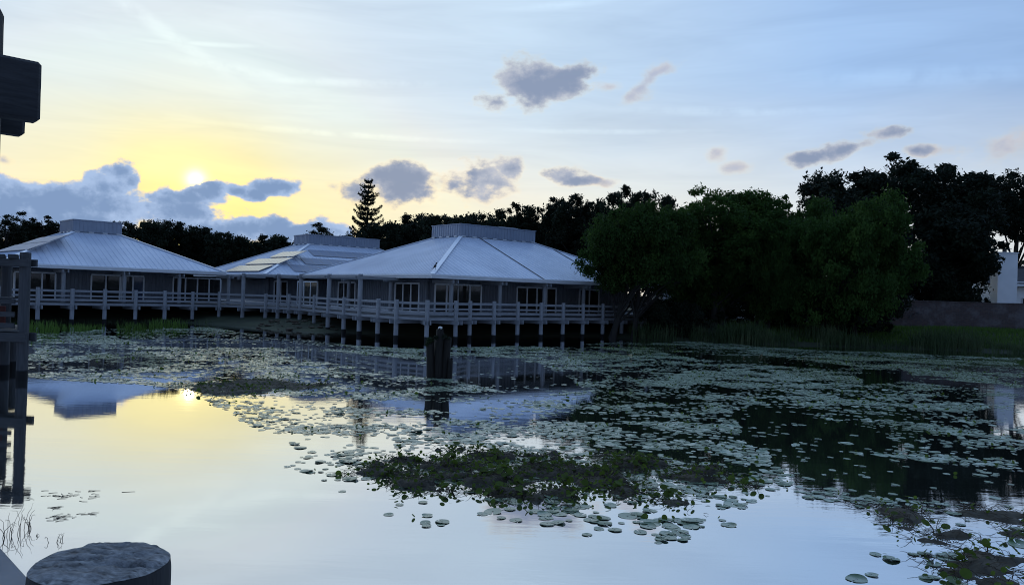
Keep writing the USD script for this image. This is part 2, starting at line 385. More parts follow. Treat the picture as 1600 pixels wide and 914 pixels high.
M['pad'] = pad_material('lily_pad', [(0.0, (0.035, 0.07, 0.022)), (0.3, (0.08, 0.13, 0.052)), (0.65, (0.14, 0.195, 0.085)), (0.86, (0.22, 0.28, 0.14)), (0.93, (0.15, 0.19, 0.04)), (1.0, (0.18, 0.11, 0.04))], 0.36, coat=0.6)
M['weed'] = pad_material('pond_weed', [(0.0, (0.05, 0.085, 0.012)), (0.6, (0.12, 0.18, 0.022)), (1.0, (0.2, 0.22, 0.03))], 0.5)
M['upright'] = foliage('upright_leaf', (0.06, 0.095, 0.016), (0.22, 0.31, 0.03), 0.45)
# still pond: dark below, mirror above, the mirror stronger towards the horizon
M['water'] = mat('pond_water', {
    'g': ('geometry', {}), 'm': ('mapping', {'scale': (0.45, 2.1, 1)}), 'n': ('noise_texture', {'scale': 1.4, 'detail': 5, 'roughness': 0.55}), 'm2': ('mapping', {'scale': (0.06, 0.09, 1)}),
    'n2': ('noise_texture', {'scale': 1.0, 'detail': 2}), 'mr': ('map_range', {'from_min': 0.42, 'from_max': 0.65, 'to_min': 0.015, 'to_max': 0.07, 'clamp': True}),
    'b': ('bump', {'distance': 0.05}), 'd': ('diffuse_bsdf', {'color': (0.012, 0.014, 0.012)}), 'gl': ('glossy_bsdf', {'roughness': 0.026, 'color': (0.97, 0.98, 1.0)}),
    'f': ('fresnel', {'IOR': 1.333}), 'k': ('map_range', {'from_min': 0.02, 'from_max': 0.75, 'to_min': 0.68, 'to_max': 1.0, 'clamp': True}), 'x': ('mix_closure', {})},
    [('g.position', 'm.vector'), ('m.vector', 'n.vector'), ('g.position', 'm2.vector'), ('m2.vector', 'n2.vector'), ('n2.fac', 'mr.value'), ('mr.result', 'b.strength'), ('n.fac', 'b.height'),
     ('b.normal', 'gl.normal'), ('b.normal', 'f.normal'), ('f.fac', 'k.value'), ('k.result', 'x.fac'), ('d.BSDF', 'x.closure1'), ('gl.BSDF', 'x.closure2')], surface='x.closure')
M['brick'] = mat('brick_wall', {
    'tc': ('texture_coordinate', {}), 'm': ('mapping', {'rotation': (math.pi / 2, 0, 0)}), 'br': ('brick_texture', {'scale': 1.0, 'brick_width': 0.3, 'row_height': 0.1, 'mortar_size': 0.014, 'color1': (0.085, 0.05, 0.04), 'color2': (0.05, 0.03, 0.027), 'mortar': (0.07, 0.064, 0.066)}),
    'n': ('noise_texture', {'scale': 0.6, 'detail': 8, 'roughness': 0.75}), 'r': ('rgb_ramp', {'ramp': [(0.48, (0, 0, 0)), (0.62, (1, 1, 1))]}), 'x': ('mix', {'color2': (0.115, 0.105, 0.105)}),
    'q': ('math', {'math_type': 'multiply', 'value2': 0.85}), 'b': ('bump', {'strength': 0.5, 'distance': 0.02, 'invert': True}), 'p': ('principled_bsdf', {'roughness': 0.9})},
    [('tc.object', 'm.vector'), ('m.vector', 'br.vector'), ('tc.object', 'n.vector'), ('n.fac', 'r.fac'), ('r.color', 'q.value1'), ('q.value', 'x.fac'), ('br.color', 'x.color1'), ('x.color', 'p.base_color'), ('br.fac', 'b.height'), ('b.normal', 'p.normal')])

# ------------------------------------------------------------------ pond and banks
POND = shapely.Polygon([(-60, -60), (-85, 0), (-72, 35), (-52, 53), (-42, 57.5), (-35, 64), (-30, 67.8), (-25.5, 66.6), (-20.5, 62.6), (-15.6, 59.4), (-13.2, 60.4), (-11, 59.0), (-5, 59), (2, 63.5), (7, 65.5),
                        (11, 62.5), (18, 61.5), (28, 61.5), (36, 60.5), (48, 57), (75, 42), (85, 0), (70, -60)])


def shore(x, y):
    p = shapely.points(x, y)
    d = shapely.distance(POND.boundary, p)
    return np.where(shapely.contains(POND, p), -d, d)


def ground_z(x, y):
    x, y = np.asarray(x, float), np.asarray(y, float)
    d = shore(x, y)
    n = fbm(np.stack([x * 0.25, y * 0.25, 0 * x], -1), 4, 3) - 0.5
    z = np.where(d > 0, np.minimum(0.02 + 0.16 * d, 1.35) + n * np.minimum(0.35, 0.12 * d + 0.05), np.maximum(0.02 + 0.3 * d, -1.3))
    return z + np.maximum(0, d - 60) * 0.004


gx = np.concatenate([np.linspace(-2500, -160, 9), np.arange(-130, 131, 1.3), np.linspace(160, 2500, 9)])
gy = np.concatenate([np.linspace(-600, -80, 5), np.arange(-66, 40, 4.0), np.arange(40, 100, 0.9), np.arange(100, 190, 5), np.linspace(200, 3000, 9)])
XX, YY = np.meshgrid(gx, gy, indexing='ij')
ZZ = ground_z(XX.ravel(), YY.ravel())
ni, nj = XX.shape
ii, jj = np.meshgrid(np.arange(ni - 1), np.arange(nj - 1), indexing='ij')
k0 = (ii * nj + jj).ravel()
tag(part('ground', (np.stack([XX.ravel(), YY.ravel(), ZZ], 1), np.stack([k0, k0 + nj, k0 + nj + 1, k0 + 1], 1)), M['ground'], None, True), kind='structure')
px_, py_ = np.array(POND.buffer(3).bounds).reshape(2, 2).T
wx, wy = np.linspace(-95, 95, 20), np.linspace(-66, 78, 16)
WX, WY = np.meshgrid(wx, wy, indexing='ij')
a0, b0 = np.meshgrid(np.arange(19), np.arange(15), indexing='ij'); k1 = (a0 * 16 + b0).ravel()
tag(part('water', (np.stack([WX.ravel(), WY.ravel(), 0 * WX.ravel()], 1), np.stack([k1, k1 + 16, k1 + 17, k1 + 1], 1)), M['water'], None), kind='structure')

# ------------------------------------------------------------------ the pavilions
Z_EAVE, DECK = 4.62, 1.66
UP = np.array([0, 0, 1.0])


def v3(xy, z):
    return np.array([xy[0], xy[1], z], float)


def pavilion(label, E, d1, S1, S2, run, rise, columns1, columns2, wall_in=(1.6, 2.8), par=1.0, right_win=(), left_win=(), solar_left=(), solar_right=(), units=(), joints=(), left_glass='solar'):
    """Hipped metal roof with a flat well behind a parapet; E is the near eave corner, d1 runs to the right along the near eave, d2 to the left."""
    E, d1 = np.array(E, float), np.array(d1, float) / np.linalg.norm(d1)
    d2 = np.array([-d1[1], d1[0]])
    t = thing('pavilion', label, 'building', (E[0], E[1], 0))

    def P(u, v, z):                        # local to the thing's base
        q = u * d1 + v * d2
        return np.array([q[0], q[1], z])
    ze, zt = Z_EAVE, Z_EAVE + rise
    outer = [(0, 0), (S1, 0), (S1, S2), (0, S2)]
    inner = [(run, run), (S1 - run, run), (S1 - run, S2 - run), (run, S2 - run)]
    names = ['near right', 'far right', 'far left', 'near left']
    for k in range(4):
        a, b, c, d = outer[k], outer[(k + 1) % 4], inner[(k + 1) % 4], inner[k]
        A, B, C, D = P(*a, ze), P(*b, ze), P(*c, zt), P(*d, zt)
        mb = MB().quad(A, B, C, D)
        e = (B - A); Ln = np.linalg.norm(e); e = e / Ln
        dn = np.array([D - A, C - B]); inn = np.cross(UP, e); slope = inn * run + UP * rise
        nrm = np.cross(e, slope); nrm /= np.linalg.norm(nrm)
        ribs = MB()
        for s in np.arange(0.25, Ln - 0.2, 0.46):
            top = min(1.0, s / run, (Ln - s) / run)
            if top < 0.03:
                continue
            p0 = A + e * s; p1 = p0 + slope * top
            w = e * 0.022; h = nrm * 0.024
            ribs.add([p0 - w, p0 + w, p0 + h, p1 - w, p1 + w, p1 + h], [[0, 3, 5], [0, 5, 2], [1, 2, 5], [1, 5, 4], [0, 2, 1]])
        rp = mb.build('roof', M['roof'], t)
        ribs.build('seam', M['roof'], rp)
        for s in (joints if k == 0 else ()):       # laps between the runs of sheet
            p0 = A + e * s + nrm * 0.01
            MB().bar(p0, p0 + slope * min(1.0, s / run, (Ln - s) / run), 0.09, 0.07, nrm).build('lap_joint', M['dark_metal'], rp)
    for a, b in zip(outer, inner):
        A, B = P(*a, ze + 0.03), P(*b, zt + 0.03)
        MB().bar(A, B, 0.34, 0.06).build('hip_cap', M['hip'], t)
    # gutter board on four sides, soffit below
    for k in range(4):
        a, b = outer[k], outer[(k + 1) % 4]
        A, B = P(*a, ze - 0.14), P(*b, ze - 0.14)
        e = (B - A) / np.linalg.norm(B - A); out = np.cross(e, UP)
        MB().bar(A + out * 0.03 - e * 0.1, B + out * 0.03 + e * 0.0, 0.10, 0.26).build('fascia', M['trim'], t)
        MB().bar(A + out * 0.11 - e * 0.14 + UP * 0.10, B + out * 0.11 + e * 0.1 + UP * 0.10, 0.06, 0.12).build('gutter', M['trim'], t)
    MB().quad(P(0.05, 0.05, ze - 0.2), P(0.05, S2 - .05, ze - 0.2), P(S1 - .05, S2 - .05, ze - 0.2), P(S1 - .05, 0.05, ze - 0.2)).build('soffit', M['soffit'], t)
    # parapet: ribbed metal screen standing on short feet
    for k in range(4):
        a, b = inner[k], inner[(k + 1) % 4]
        A, B = P(*a, zt), P(*b, zt)
        e = (B - A); Ln = np.linalg.norm(e); e = e / Ln; out = np.cross(e, UP)
        mb = MB().bar(A + UP * (0.1 + par / 2), B + UP * (0.1 + par / 2), 0.08, par)
        for s in np.arange(0.17, Ln, 0.34):
            mb.bar(A + e * s + out * 0.055 + UP * 0.12, A + e * s + out * 0.055 + UP * (0.08 + par), 0.05, 0.05, e)
        sp = mb.build('parapet', M['parapet'], t)
        MB().bar(A + UP * (0.13 + par) - e * 0.06, B + UP * (0.13 + par) + e * 0.06, 0.2, 0.06).build('coping', M['parapet'], sp)
        for s in np.arange(0.3, Ln, 1.15):
            MB().bar(A + e * (s - 0.2) + out * 0.07 + UP * 0.06, A + e * (s + 0.2) + out * 0.07 + UP * 0.06, 0.07, 0.09).build('foot', M['frame'], sp)
    MB().quad(*[P(*q, zt + 0.02) for q in inner]).build('roof_well', M['gray_metal'], t)
    for u, v, w, dd, h in units:
        c = P(u, v, zt)
        m = MB()
        m.add(*rounded_box(c - v3(d1, 0) * w / 2 + UP * h / 2, c + v3(d1, 0) * w / 2 + UP * h / 2, dd, h, 0.04))
        un = m.build('rooftop_unit', M['gray_metal'], t)
        MB().tube([c + UP * (h - .01), c + UP * (h + 0.06)], min(w, dd) * 0.3, 14).build('fan_grille', M['dark_metal'], un)
    # walls, with vertical boards
    iu, iv = wall_in
    wl = [(iu, iv), (S1 - 2.5, iv), (S1 - 2.5, S2 - 2.5), (iu, S2 - 2.5)]
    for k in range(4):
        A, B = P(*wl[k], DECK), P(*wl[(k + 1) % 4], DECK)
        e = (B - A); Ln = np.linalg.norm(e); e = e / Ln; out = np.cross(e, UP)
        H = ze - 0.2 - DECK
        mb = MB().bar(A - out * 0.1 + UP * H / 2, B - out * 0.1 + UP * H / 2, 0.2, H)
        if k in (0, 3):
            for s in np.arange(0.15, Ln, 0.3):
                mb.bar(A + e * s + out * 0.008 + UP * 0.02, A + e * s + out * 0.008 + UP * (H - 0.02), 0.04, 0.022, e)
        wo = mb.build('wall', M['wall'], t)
        if k in (0, 3):
            MB().bar(A + out * 0.03 + UP * 0.12, B + out * 0.03 + UP * 0.12, 0.05, 0.2).build('skirting', M['frame'], wo)
            MB().bar(A + out * 0.03 + UP * (H - 0.2), B + out * 0.03 + UP * (H - 0.2), 0.05, 0.16).build('frieze_board', M['wall'], wo)
    for wins, (o, dr, nx) in ((right_win, (E + iu * 0 * d1 + iv * d2, d1, -d2)), (left_win, (E + iu * d1, d2, -d1))):
        for (x0, x1, n, *kind) in wins:
            s0, s1 = sorted((along(x0, o, dr), along(x1, o, dr)))
            base = o - E
            zb, zh = (DECK + 0.1, 3.98) if kind != ['high'] else (DECK + 0.75, 3.95)
            q = lambda s, z, off: v3(base + dr * s + nx * off, z)  # noqa: E731
            fr = MB()
            fr.bar(q(s0, zh, 0.05), q(s1, zh, 0.05), 0.12, 0.12); fr.bar(q(s0, zb, 0.05), q(s1, zb, 0.05), 0.12, 0.12)
            step = (s1 - s0) / n
            for j in range(n + 1):
                fr.bar(q(s0 + j * step, zb + .06, 0.05), q(s0 + j * step, zh - .06, 0.05), 0.12, 0.12, v3(dr, 0))
            w = fr.build('window', M['frame'], t)
            for j in range(n):
                m0, m1 = s0 + j * step + 0.06, s0 + (j + 1) * step - 0.06
                MB().quad(q(m0, zb, 0.055), q(m1, zb, 0.055), q(m1, zh, 0.055), q(m0, zh, 0.055)).build('pane', M['pane'], w)
                MB().quad(q(m0, zb, 0.03), q(m1, zb, 0.03), q(m1, zh, 0.03), q(m0, zh, 0.03)).build('blind', M['blind'] if not (kind == ['poster'] and j == n - 1) else M['poster'], w)
    # veranda columns with a pair of cap beams each
    for cols, (o, dr, inn) in ((columns1, (E + 0.45 * d2, d1, d2)), (columns2, (E + 0.45 * d1, d2, d1))):
        for px in cols:
            s = along(px, o, dr); c = o - E + dr * s
            pr = MB().tube([v3(c, DECK - 0.3), v3(c, ze - 0.22)], 0.16, 12).build('column', M['post'], t, 40)
            for sg in (-1, 1):
                b0 = c + dr * 0.2 * sg
                MB().bar(v3(b0 - inn * 0.6, ze - 0.46), v3(b0 + inn * 2.2, ze - 0.46), 0.07, 0.24).build('cap_beam', M['rail'], pr)
        if len(cols):
            s_ = [along(px, o, dr) for px in (cols[0], cols[-1])]; lo, hi = min(s_), max(s_)
            MB().bar(v3(o - E + dr * (lo - 1), ze - 0.27), v3(o - E + dr * (hi + 1), ze - 0.27), 0.14, 0.13).build('eave_beam', M['rail'], t)

    def panels(rows, ea, eb, inn2, glass):
        a = v3(ea * 1.0, ze); sl = v3(inn2 * run, rise); sln = np.linalg.norm(sl); sl = sl / sln
        e = v3(eb, 0); nn = np.cross(e, sl); nn = nn if nn[2] > 0 else -nn
        for (s0, n, h0, w, hh, lift) in rows:
            for j in range(n):
                c = a + e * (s0 + (j + 0.5) * w) + sl * (h0 + hh / 2) + nn * lift
                fr = MB().bar(c - e * (w / 2 - .015), c + e * (w / 2 - .015), hh - 0.03, 0.04, nn).build('solar_panel', M['solar_frame'], t)
                g = c + nn * 0.024; x, y = e * (w / 2 - 0.05), sl * (hh / 2 - 0.05)
                MB().quad(g - x - y, g + x - y, g + x + y, g - x + y).build('panel_glass', M[glass], fr)
    panels(solar_left, np.zeros(2), d2, d1, left_glass)
    panels(solar_right, np.zeros(2), d1, d2, 'solar_blue')
    return t, E, d1, d2


D1 = np.array([0.767, 0.642]); D1 /= np.linalg.norm(D1)
main, E_main, d1m, d2m = pavilion('large metal roofed pavilion in the middle, its hip corner pointing at the pond', (-5.68, 54.5), D1, 25.8, 21.6, 8.6, 3.6,
                                  (705, 781, 850.6, 911.8), (611, 545), right_win=((679, 715, 2), (715, 751, 2), (807, 868, 4), (905, 935, 2)), left_win=((619, 656, 3), (530, 556, 3), (466, 497, 3)),
                                  joints=(10.7, 18.4), units=((13.5, 10.6, 1.6, 1.2, 1.32), (15.4, 10.9, 2.2, 1.4, 1.4)))
left, E_left, d1l, d2l = pavilion('left metal roofed pavilion beside the tall dark trees at the left edge', (-39.1, 58.5), (0.7071, 0.7071), 17.7, 17.7, 6.85, 3.1,
                                  (99, 194, 280, 357), (), left_glass='solar_blue', wall_in=(2.2, 2.8), right_win=((22, 86, 3), (142, 187, 2), (190, 224, 2, 'poster'), (270, 344, 4)),
                                  solar_left=((2.0, 11, 2.6, 1.05, 1.75, 0.12), (3.0, 9, 4.5, 1.05, 1.75, 0.12)), units=((8.1, 8.8, 0.9, 0.9, 1.22), (9.4, 8.6, 1.3, 1.0, 1.2)))
back, E_back, d1b, d2b = pavilion('rear metal roofed pavilion with solar panels, set back between the other two', (-24.1, 74.7), D1, 26.0, 21.0, 8.5, 3.7,
                                  (), (380,), right_win=((428, 448, 2),),
                                  solar_left=((2.6, 9, 0.5, 1.05, 1.75, 0.13), (2.2, 9, 2.6, 1.05, 1.75, 0.13), (3.2, 6, 4.7, 1.05, 1.75, 0.13)),
                                  solar_right=((3.4, 16, 0.9, 1.05, 1.75, 0.07), (5.5, 14, 3.0, 1.05, 1.75, 0.07), (7.5, 8, 5.6, 1.05, 1.75, 0.07)), units=((13.8, 10.5, 1.8, 1.2, 1.35),))
# the small dark bird on the hip of the main roof
bp = E_main + (d1m + d2m) * 0.75
bz = Z_EAVE + 0.75 / 8.6 * 3.6 + 0.07
bird = thing('perched_bird', 'small dark bird perched on the hip of the middle pavilion roof', 'bird', (bp[0], bp[1], bz), 20)
b = MB().tube([(-.16, 0, .10), (-.09, 0, .16), (0, 0, .27), (.03, 0, .36), (.05, 0, .43), (.075, 0, .47), (.10, 0, .49)], [.02, .07, .105, .085, .045, .05, .02], 10)
b.tube([(.09, 0, .485), (.16, 0, .475)], [.018, .004], 6)
b.build('body', M['bird'], bird, True)
MB().bar((-.12, 0, .15), (-.27, 0, .0), 0.09, 0.02).build('tail', M['bird'], bird)
for s in (-1, 1):
    MB().tube([(0, .03 * s, .2), (.01, .035 * s, 0)], .009, 5).build('leg', M['bird'], bird)

# ------------------------------------------------------------------ the boardwalk round the pavilions
POST_TOP, TALL_TOP = 2.79, 4.55
walk = thing('boardwalk', 'grey timber boardwalk on round piles running along all three pavilions', 'boardwalk', (0, 0, 0))


def at_px(px, y):
    return np.array([(px - 800) / FPX * y, y])


posts = []                                      # (plan point, tall)
oL = E_left + np.array([0.5, -0.5])
s60, s343 = along(60, oL, d1l), along(343, oL, d1l)
stepL = (s343 - s60) / 6
for k in range(-3, 7):
    posts.append((oL + d1l * (s60 + k * stepL), False))
for px, y, tall in ((380, 69.3, 1), (416, 68.6, 0), (435, 68.0, 1), (452.5, 67.2, 0), (470, 66.2, 1), (492, 63.6, 0), (514, 61.0, 1), (538.6, 58.7, 0), (563, 56.6, 1), (592, 54.3, 0), (620.5, 52.7, 0), (668.5, 52.0, 0), (713.4, 53.6, 0)):
    posts.append((at_px(px, y), bool(tall)))
oR = at_px(735.4, 55.4)
for px in (735.4, 773, 810, 846.7, 881, 912, 943, 972.7, 1003, 1031, 1058, 1081, 1102, 1124, 1150, 1176):
    posts.append((oR + d1m * along(px, oR, d1m), px == 1102))
rw = random.Random(4)
pts = [p for p, _ in posts]
for k, (p, tall) in enumerate(posts):
    top = (TALL_TOP if tall else POST_TOP) + rw.uniform(-.03, .03)
    r = rw.uniform(0.145, 0.165) * (1.12 if tall else 1)
    lean = np.array([rw.uniform(-.02, .02), rw.uniform(-.02, .02)])
    po = MB().tube([v3(p + lean, -1.2), v3(p, 1.2), v3(p - lean * .4, top - 0.02), v3(p - lean * .4, top)], [r * 1.05, r, r * 0.97, r * 0.9], 14).build('tall_post' if tall else 'post', M['post'], walk, 40)
    a = pts[max(k - 1, 0)]; c = pts[min(k + 1, len(pts) - 1)]
    e = (c - a) / np.linalg.norm(c - a); inn = np.array([-e[1], e[0]])
    for s in (-1, 1):                            # the pair of joists bolted to each pile
        q = p + e * s * (r + 0.045)
        MB().bar(v3(q - inn * 0.45, 1.27), v3(q + inn * 2.4, 1.27), 0.08, 0.27).build('joist', M['rail'], po)
    if tall:
        for s in (-1, 1):
            q = p + e * s * (r + 0.045)
            MB().bar(v3(q - inn * 0.35, top - 0.26), v3(q + inn * 3.0, top - 0.26), 0.08, 0.22).build('cap_beam', M['rail'], po)
    if k + 1 < len(pts):
        n = pts[k + 1]; d = (n - p) / np.linalg.norm(n - p); i2 = np.array([-d[1], d[0]])
        for z, h, name in ((2.58, 0.17, 'rail'), (2.19, 0.13, 'rail'), (1.86, 0.17, 'rail'), (1.52, 0.19, 'rim_board')):
            dz = rw.uniform(-.012, .012)
            off = i2 * 0.02 if name == 'rail' else -i2 * 0.0
            MB().bar(v3(p + d * (r - .01) + off, z + dz), v3(n - d * 0.15 + off, z + rw.uniform(-.012, .012)), 0.05, h).build(name, M['rail'], walk)
for (pxa, pxb) in ((380, 435), (435, 470), (470, 514), (514, 563)):   # beam along the tops of the tall posts
    ta = [p for p, tl in posts if tl and abs(800 + FPX * p[0] / p[1] - pxa) < 3][0]
    tb = [p for p, tl in posts if tl and abs(800 + FPX * p[0] / p[1] - pxb) < 3][0]
    d = (tb - ta) / np.linalg.norm(tb - ta)
    MB().bar(v3(ta + d * .17, 4.36), v3(tb - d * .17, 4.36), 0.1, 0.2).build('header_beam', M['rail'], walk)
ta = [p for p, tl in posts if tl][-1]
MB().bar(v3(ta - d1m * 2.4, 4.3), v3(ta - d1m * .17, 4.3), 0.12, 0.24).build('header_beam', M['rail'], walk)
# planks: a board floor behind the railing; single planks near the front corner, where they show most
outline = [p + 0.18 * np.array([-(pts[min(k + 1, len(pts) - 1)] - pts[max(k - 1, 0)])[1], (pts[min(k + 1, len(pts) - 1)] - pts[max(k - 1, 0)])[0]]) / np.linalg.norm(pts[min(k + 1, len(pts) - 1)] - pts[max(k - 1, 0)]) for k, p in enumerate(pts)]
poly = shapely.Polygon(outline + [(38, 100), (-20, 104), (-60, 84), (-62, 66)]).buffer(0)
fl = trimesh.creation.extrude_polygon(poly, 0.07); fl.apply_translation([0, 0, DECK - 0.08])
part('deck', fl, M['deck'], walk)

# ------------------------------------------------------------------ the overlook with a pergola at the far left, in the pond
look = thing('overlook_pergola', 'grey timber overlook with rails and pergola beams at the left edge of the pond', 'pergola', (0, 0, 0))
c1 = at_px(38.5, 26.0); c2 = at_px(10.0, 27.7)
ex = np.array([0.99, -0.12]); ex /= np.linalg.norm(ex); ey = c1 / np.linalg.norm(c1)      # the deck runs straight back from the front posts as seen along the pond
po = [(c1, 4.28, .175), (c2, 4.0, .175), (at_px(24, 28.6), 1.4, .16), (c1 - ex * 3.2, 4.28, .175), (c2 - ex * 3.0, 4.0, .17), (c1 - ex * 6.4, 4.28, .17), (at_px(24, 28.6) - ex * 3, 1.4, .16)]
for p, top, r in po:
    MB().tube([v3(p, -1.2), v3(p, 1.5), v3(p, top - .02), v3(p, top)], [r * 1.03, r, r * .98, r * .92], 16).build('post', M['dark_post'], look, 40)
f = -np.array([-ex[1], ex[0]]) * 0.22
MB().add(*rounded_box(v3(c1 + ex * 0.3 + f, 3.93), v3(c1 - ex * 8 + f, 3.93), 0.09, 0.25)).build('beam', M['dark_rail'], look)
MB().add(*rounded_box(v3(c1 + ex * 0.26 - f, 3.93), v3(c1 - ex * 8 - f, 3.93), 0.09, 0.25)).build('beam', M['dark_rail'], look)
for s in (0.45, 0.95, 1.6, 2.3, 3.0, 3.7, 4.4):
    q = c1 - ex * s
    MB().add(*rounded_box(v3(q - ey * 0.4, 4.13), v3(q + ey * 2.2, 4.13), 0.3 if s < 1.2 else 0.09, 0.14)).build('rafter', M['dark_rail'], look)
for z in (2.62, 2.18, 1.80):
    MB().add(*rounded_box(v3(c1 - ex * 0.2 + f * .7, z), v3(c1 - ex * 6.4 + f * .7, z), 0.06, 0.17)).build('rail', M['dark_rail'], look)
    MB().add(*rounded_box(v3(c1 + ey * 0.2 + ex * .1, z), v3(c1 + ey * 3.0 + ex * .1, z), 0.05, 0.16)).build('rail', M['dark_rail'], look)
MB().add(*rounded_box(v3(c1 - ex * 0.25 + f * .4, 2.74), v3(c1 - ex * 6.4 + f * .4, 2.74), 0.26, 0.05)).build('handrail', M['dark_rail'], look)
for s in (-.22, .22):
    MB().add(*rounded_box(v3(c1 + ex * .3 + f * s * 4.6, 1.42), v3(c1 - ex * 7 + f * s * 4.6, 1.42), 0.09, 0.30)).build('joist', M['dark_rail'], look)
part('deck', trimesh.creation.extrude_polygon(shapely.Polygon([c1 + f * .8, c1 + ey * 3.4, c1 + ey * 3.4 - ex * 7, c1 + f * .8 - ex * 7]), 0.06).apply_translation([0, 0, DECK - .06]), M['deck'], look)
MB().add(*rounded_box(v3(c1 - ex * 0.7 + ey * .9, 2.05), v3(c1 - ex * 2.6 + ey * .9, 2.05), 0.08, 0.75)).build('red_board', M['red'], look)

# ------------------------------------------------------------------ the near end of the walk the photograph is taken from
near = thing('near_railing', 'cut post, plank rail and beam ends of the walk right beside the viewer', 'railing', (0, 0, 0))
SP = np.array([-0.838, 1.60])
rs = np.random.default_rng(3)
nA = 72
ang = np.arange(nA) / nA * 2 * np.pi
rings = []
for z, k in ((-1.2, 1.04), (1.5, 1.0), (2.55, 0.985), (2.755, 0.98), (2.775, 0.965)):
    wob = 1 + 0.008 * np.sin(3 * ang + 1) + 0.004 * np.sin(7 * ang)
    rings.append(np.stack([SP[0] + 0.136 * k * wob * np.cos(ang), SP[1] + 0.136 * k * wob * np.sin(ang), np.full(nA, z) + (0.0015 * np.sin(5 * ang) if z > 2.7 else 0)], 1))
v = np.vstack(rings); q = [[i * nA + j, i * nA + (j + 1) % nA, (i + 1) * nA + (j + 1) % nA, (i + 1) * nA + j] for i in range(4) for j in range(nA)]
stump = part('post', (v, q), M['near_post'], near, 40)
topv = [[SP[0], SP[1], 2.79]]; topf = []
for k in range(1, 15):
    rr = 0.136 * 0.966 * k / 14
    wob = 1 + (0.008 * np.sin(3 * ang + 1) + 0.004 * np.sin(7 * ang))
    x, y = SP[0] + rr * wob * np.cos(ang), SP[1] + rr * wob * np.sin(ang)
    h = (fbm(np.stack([x * 26, y * 70, 0 * x], 1), 5, 8) - 0.5) * 0.022
    crack = np.exp(-((y - SP[1] + 0.035 - 0.12 * (x - SP[0])) / 0.008) ** 2) * np.clip((x - SP[0]) / 0.1 + 0.2, 0, 1) * 0.02
    edge = 0.0015 * np.sin(5 * ang) if k == 14 else 0
    topv += np.stack([x, y, (2.787 - 0.008 * (k / 14) ** 4 + h * (1 if k < 14 else 0.5) - crack) if k < 14 else 2.776 + edge + h * .12], 1).tolist()
for j in range(nA):
    topf.append([0, 1 + j, 1 + (j + 1) % nA])
    for k in range(13):
        a, b_ = 1 + k * nA + j, 1 + k * nA + (j + 1) % nA
        topf += [[a, a + nA, b_ + nA], [a, b_ + nA, b_]]
M['stump_top'] = mat('cut_end_grain', {'g': ('geometry', {}), 'm': ('mapping', {'scale': (22, 55, 22)}), 'n': ('noise_texture', {'scale': 1.3, 'detail': 9, 'roughness': 0.72}), 'r': ('rgb_ramp', {'ramp': [(0.28, (0.04, 0.04, 0.04)), (0.40, (0.2, 0.2, 0.198)), (0.50, (0.38, 0.38, 0.375)), (0.66, (0.62, 0.62, 0.61))]}),
                                       'b': ('bump', {'strength': 0.9, 'distance': 0.01}), 'p': ('principled_bsdf', {'roughness': 0.9, 'specular_ior_level': 0.2}),
                                       'c': ('mapping', {'location': (-SP[0] + .02, -SP[1] - .01, -2.78), 'scale': (1, 1, 0.01)}), 'w': ('wave_texture', {'wave_type': 'rings', 'rings_direction': 'spherical', 'scale': 17.0, 'distortion': 2.2, 'detail': 3, 'detail_scale': 4.0}),
                                       'wm': ('map_range', {'to_min': 0.55, 'to_max': 1.1}), 'mx': ('mix', {'mix_type': 'multiply', 'fac': 1.0})},
                         [('g.position', 'm.vector'), ('m.vector', 'n.vector'), ('n.fac', 'r.fac'), ('g.position', 'c.vector'), ('c.vector', 'w.vector'), ('w.fac', 'wm.value'), ('r.color', 'mx.color1'), ('wm.result', 'mx.color2'), ('mx.color', 'p.base_color'), ('n.fac', 'b.height'), ('b.normal', 'p.normal')])
part('cut_end', (topv, topf), M['stump_top'], stump, True)
PP = np.array([-2.205, 3.02])
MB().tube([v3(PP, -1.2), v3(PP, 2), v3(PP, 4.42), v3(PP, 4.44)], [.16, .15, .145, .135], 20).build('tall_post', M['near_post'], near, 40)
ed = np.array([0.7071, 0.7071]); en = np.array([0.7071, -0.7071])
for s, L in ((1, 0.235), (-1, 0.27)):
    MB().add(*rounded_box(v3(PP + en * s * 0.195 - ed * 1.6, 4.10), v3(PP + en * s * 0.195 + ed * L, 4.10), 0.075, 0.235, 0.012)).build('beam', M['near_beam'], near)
for s_, z_ in ((-.06, 4.16), (.06, 4.04)):                # bolt heads through the pair of beams
    q = PP + en * (0.195 + .0375) + ed * s_
    MB().tube([v3(q, z_), v3(q + en * .012, z_)], [.016, .014], 6).build('bolt', M['dark_metal'], near)
rd = (SP - PP) / np.linalg.norm(SP - PP); rn = np.array([rd[1], -rd[0]])
ra, rb = PP + rd * 0.16 + rn * 0.155, SP - rd * 0.1 + rn * 0.13
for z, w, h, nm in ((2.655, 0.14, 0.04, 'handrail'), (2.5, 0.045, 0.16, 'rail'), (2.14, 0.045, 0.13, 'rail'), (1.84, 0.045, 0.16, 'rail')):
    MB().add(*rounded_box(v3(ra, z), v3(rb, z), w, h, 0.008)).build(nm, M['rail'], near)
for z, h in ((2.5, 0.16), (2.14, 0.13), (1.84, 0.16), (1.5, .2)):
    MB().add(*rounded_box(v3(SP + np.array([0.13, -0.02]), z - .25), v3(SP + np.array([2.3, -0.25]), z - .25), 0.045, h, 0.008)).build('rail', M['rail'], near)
e = np.array([1.0, -0.1]); e /= np.linalg.norm(e)
for k in range(14):
    o = np.array([-3.0, 1.35]) + np.array([0, -0.155]) * k
    MB().add(*rounded_box(v3(o, DECK - 0.02), v3(o + e * 5.6, DECK - 0.02), 0.145, 0.04, 0.006)).build('deck_plank', M['deck'], near)

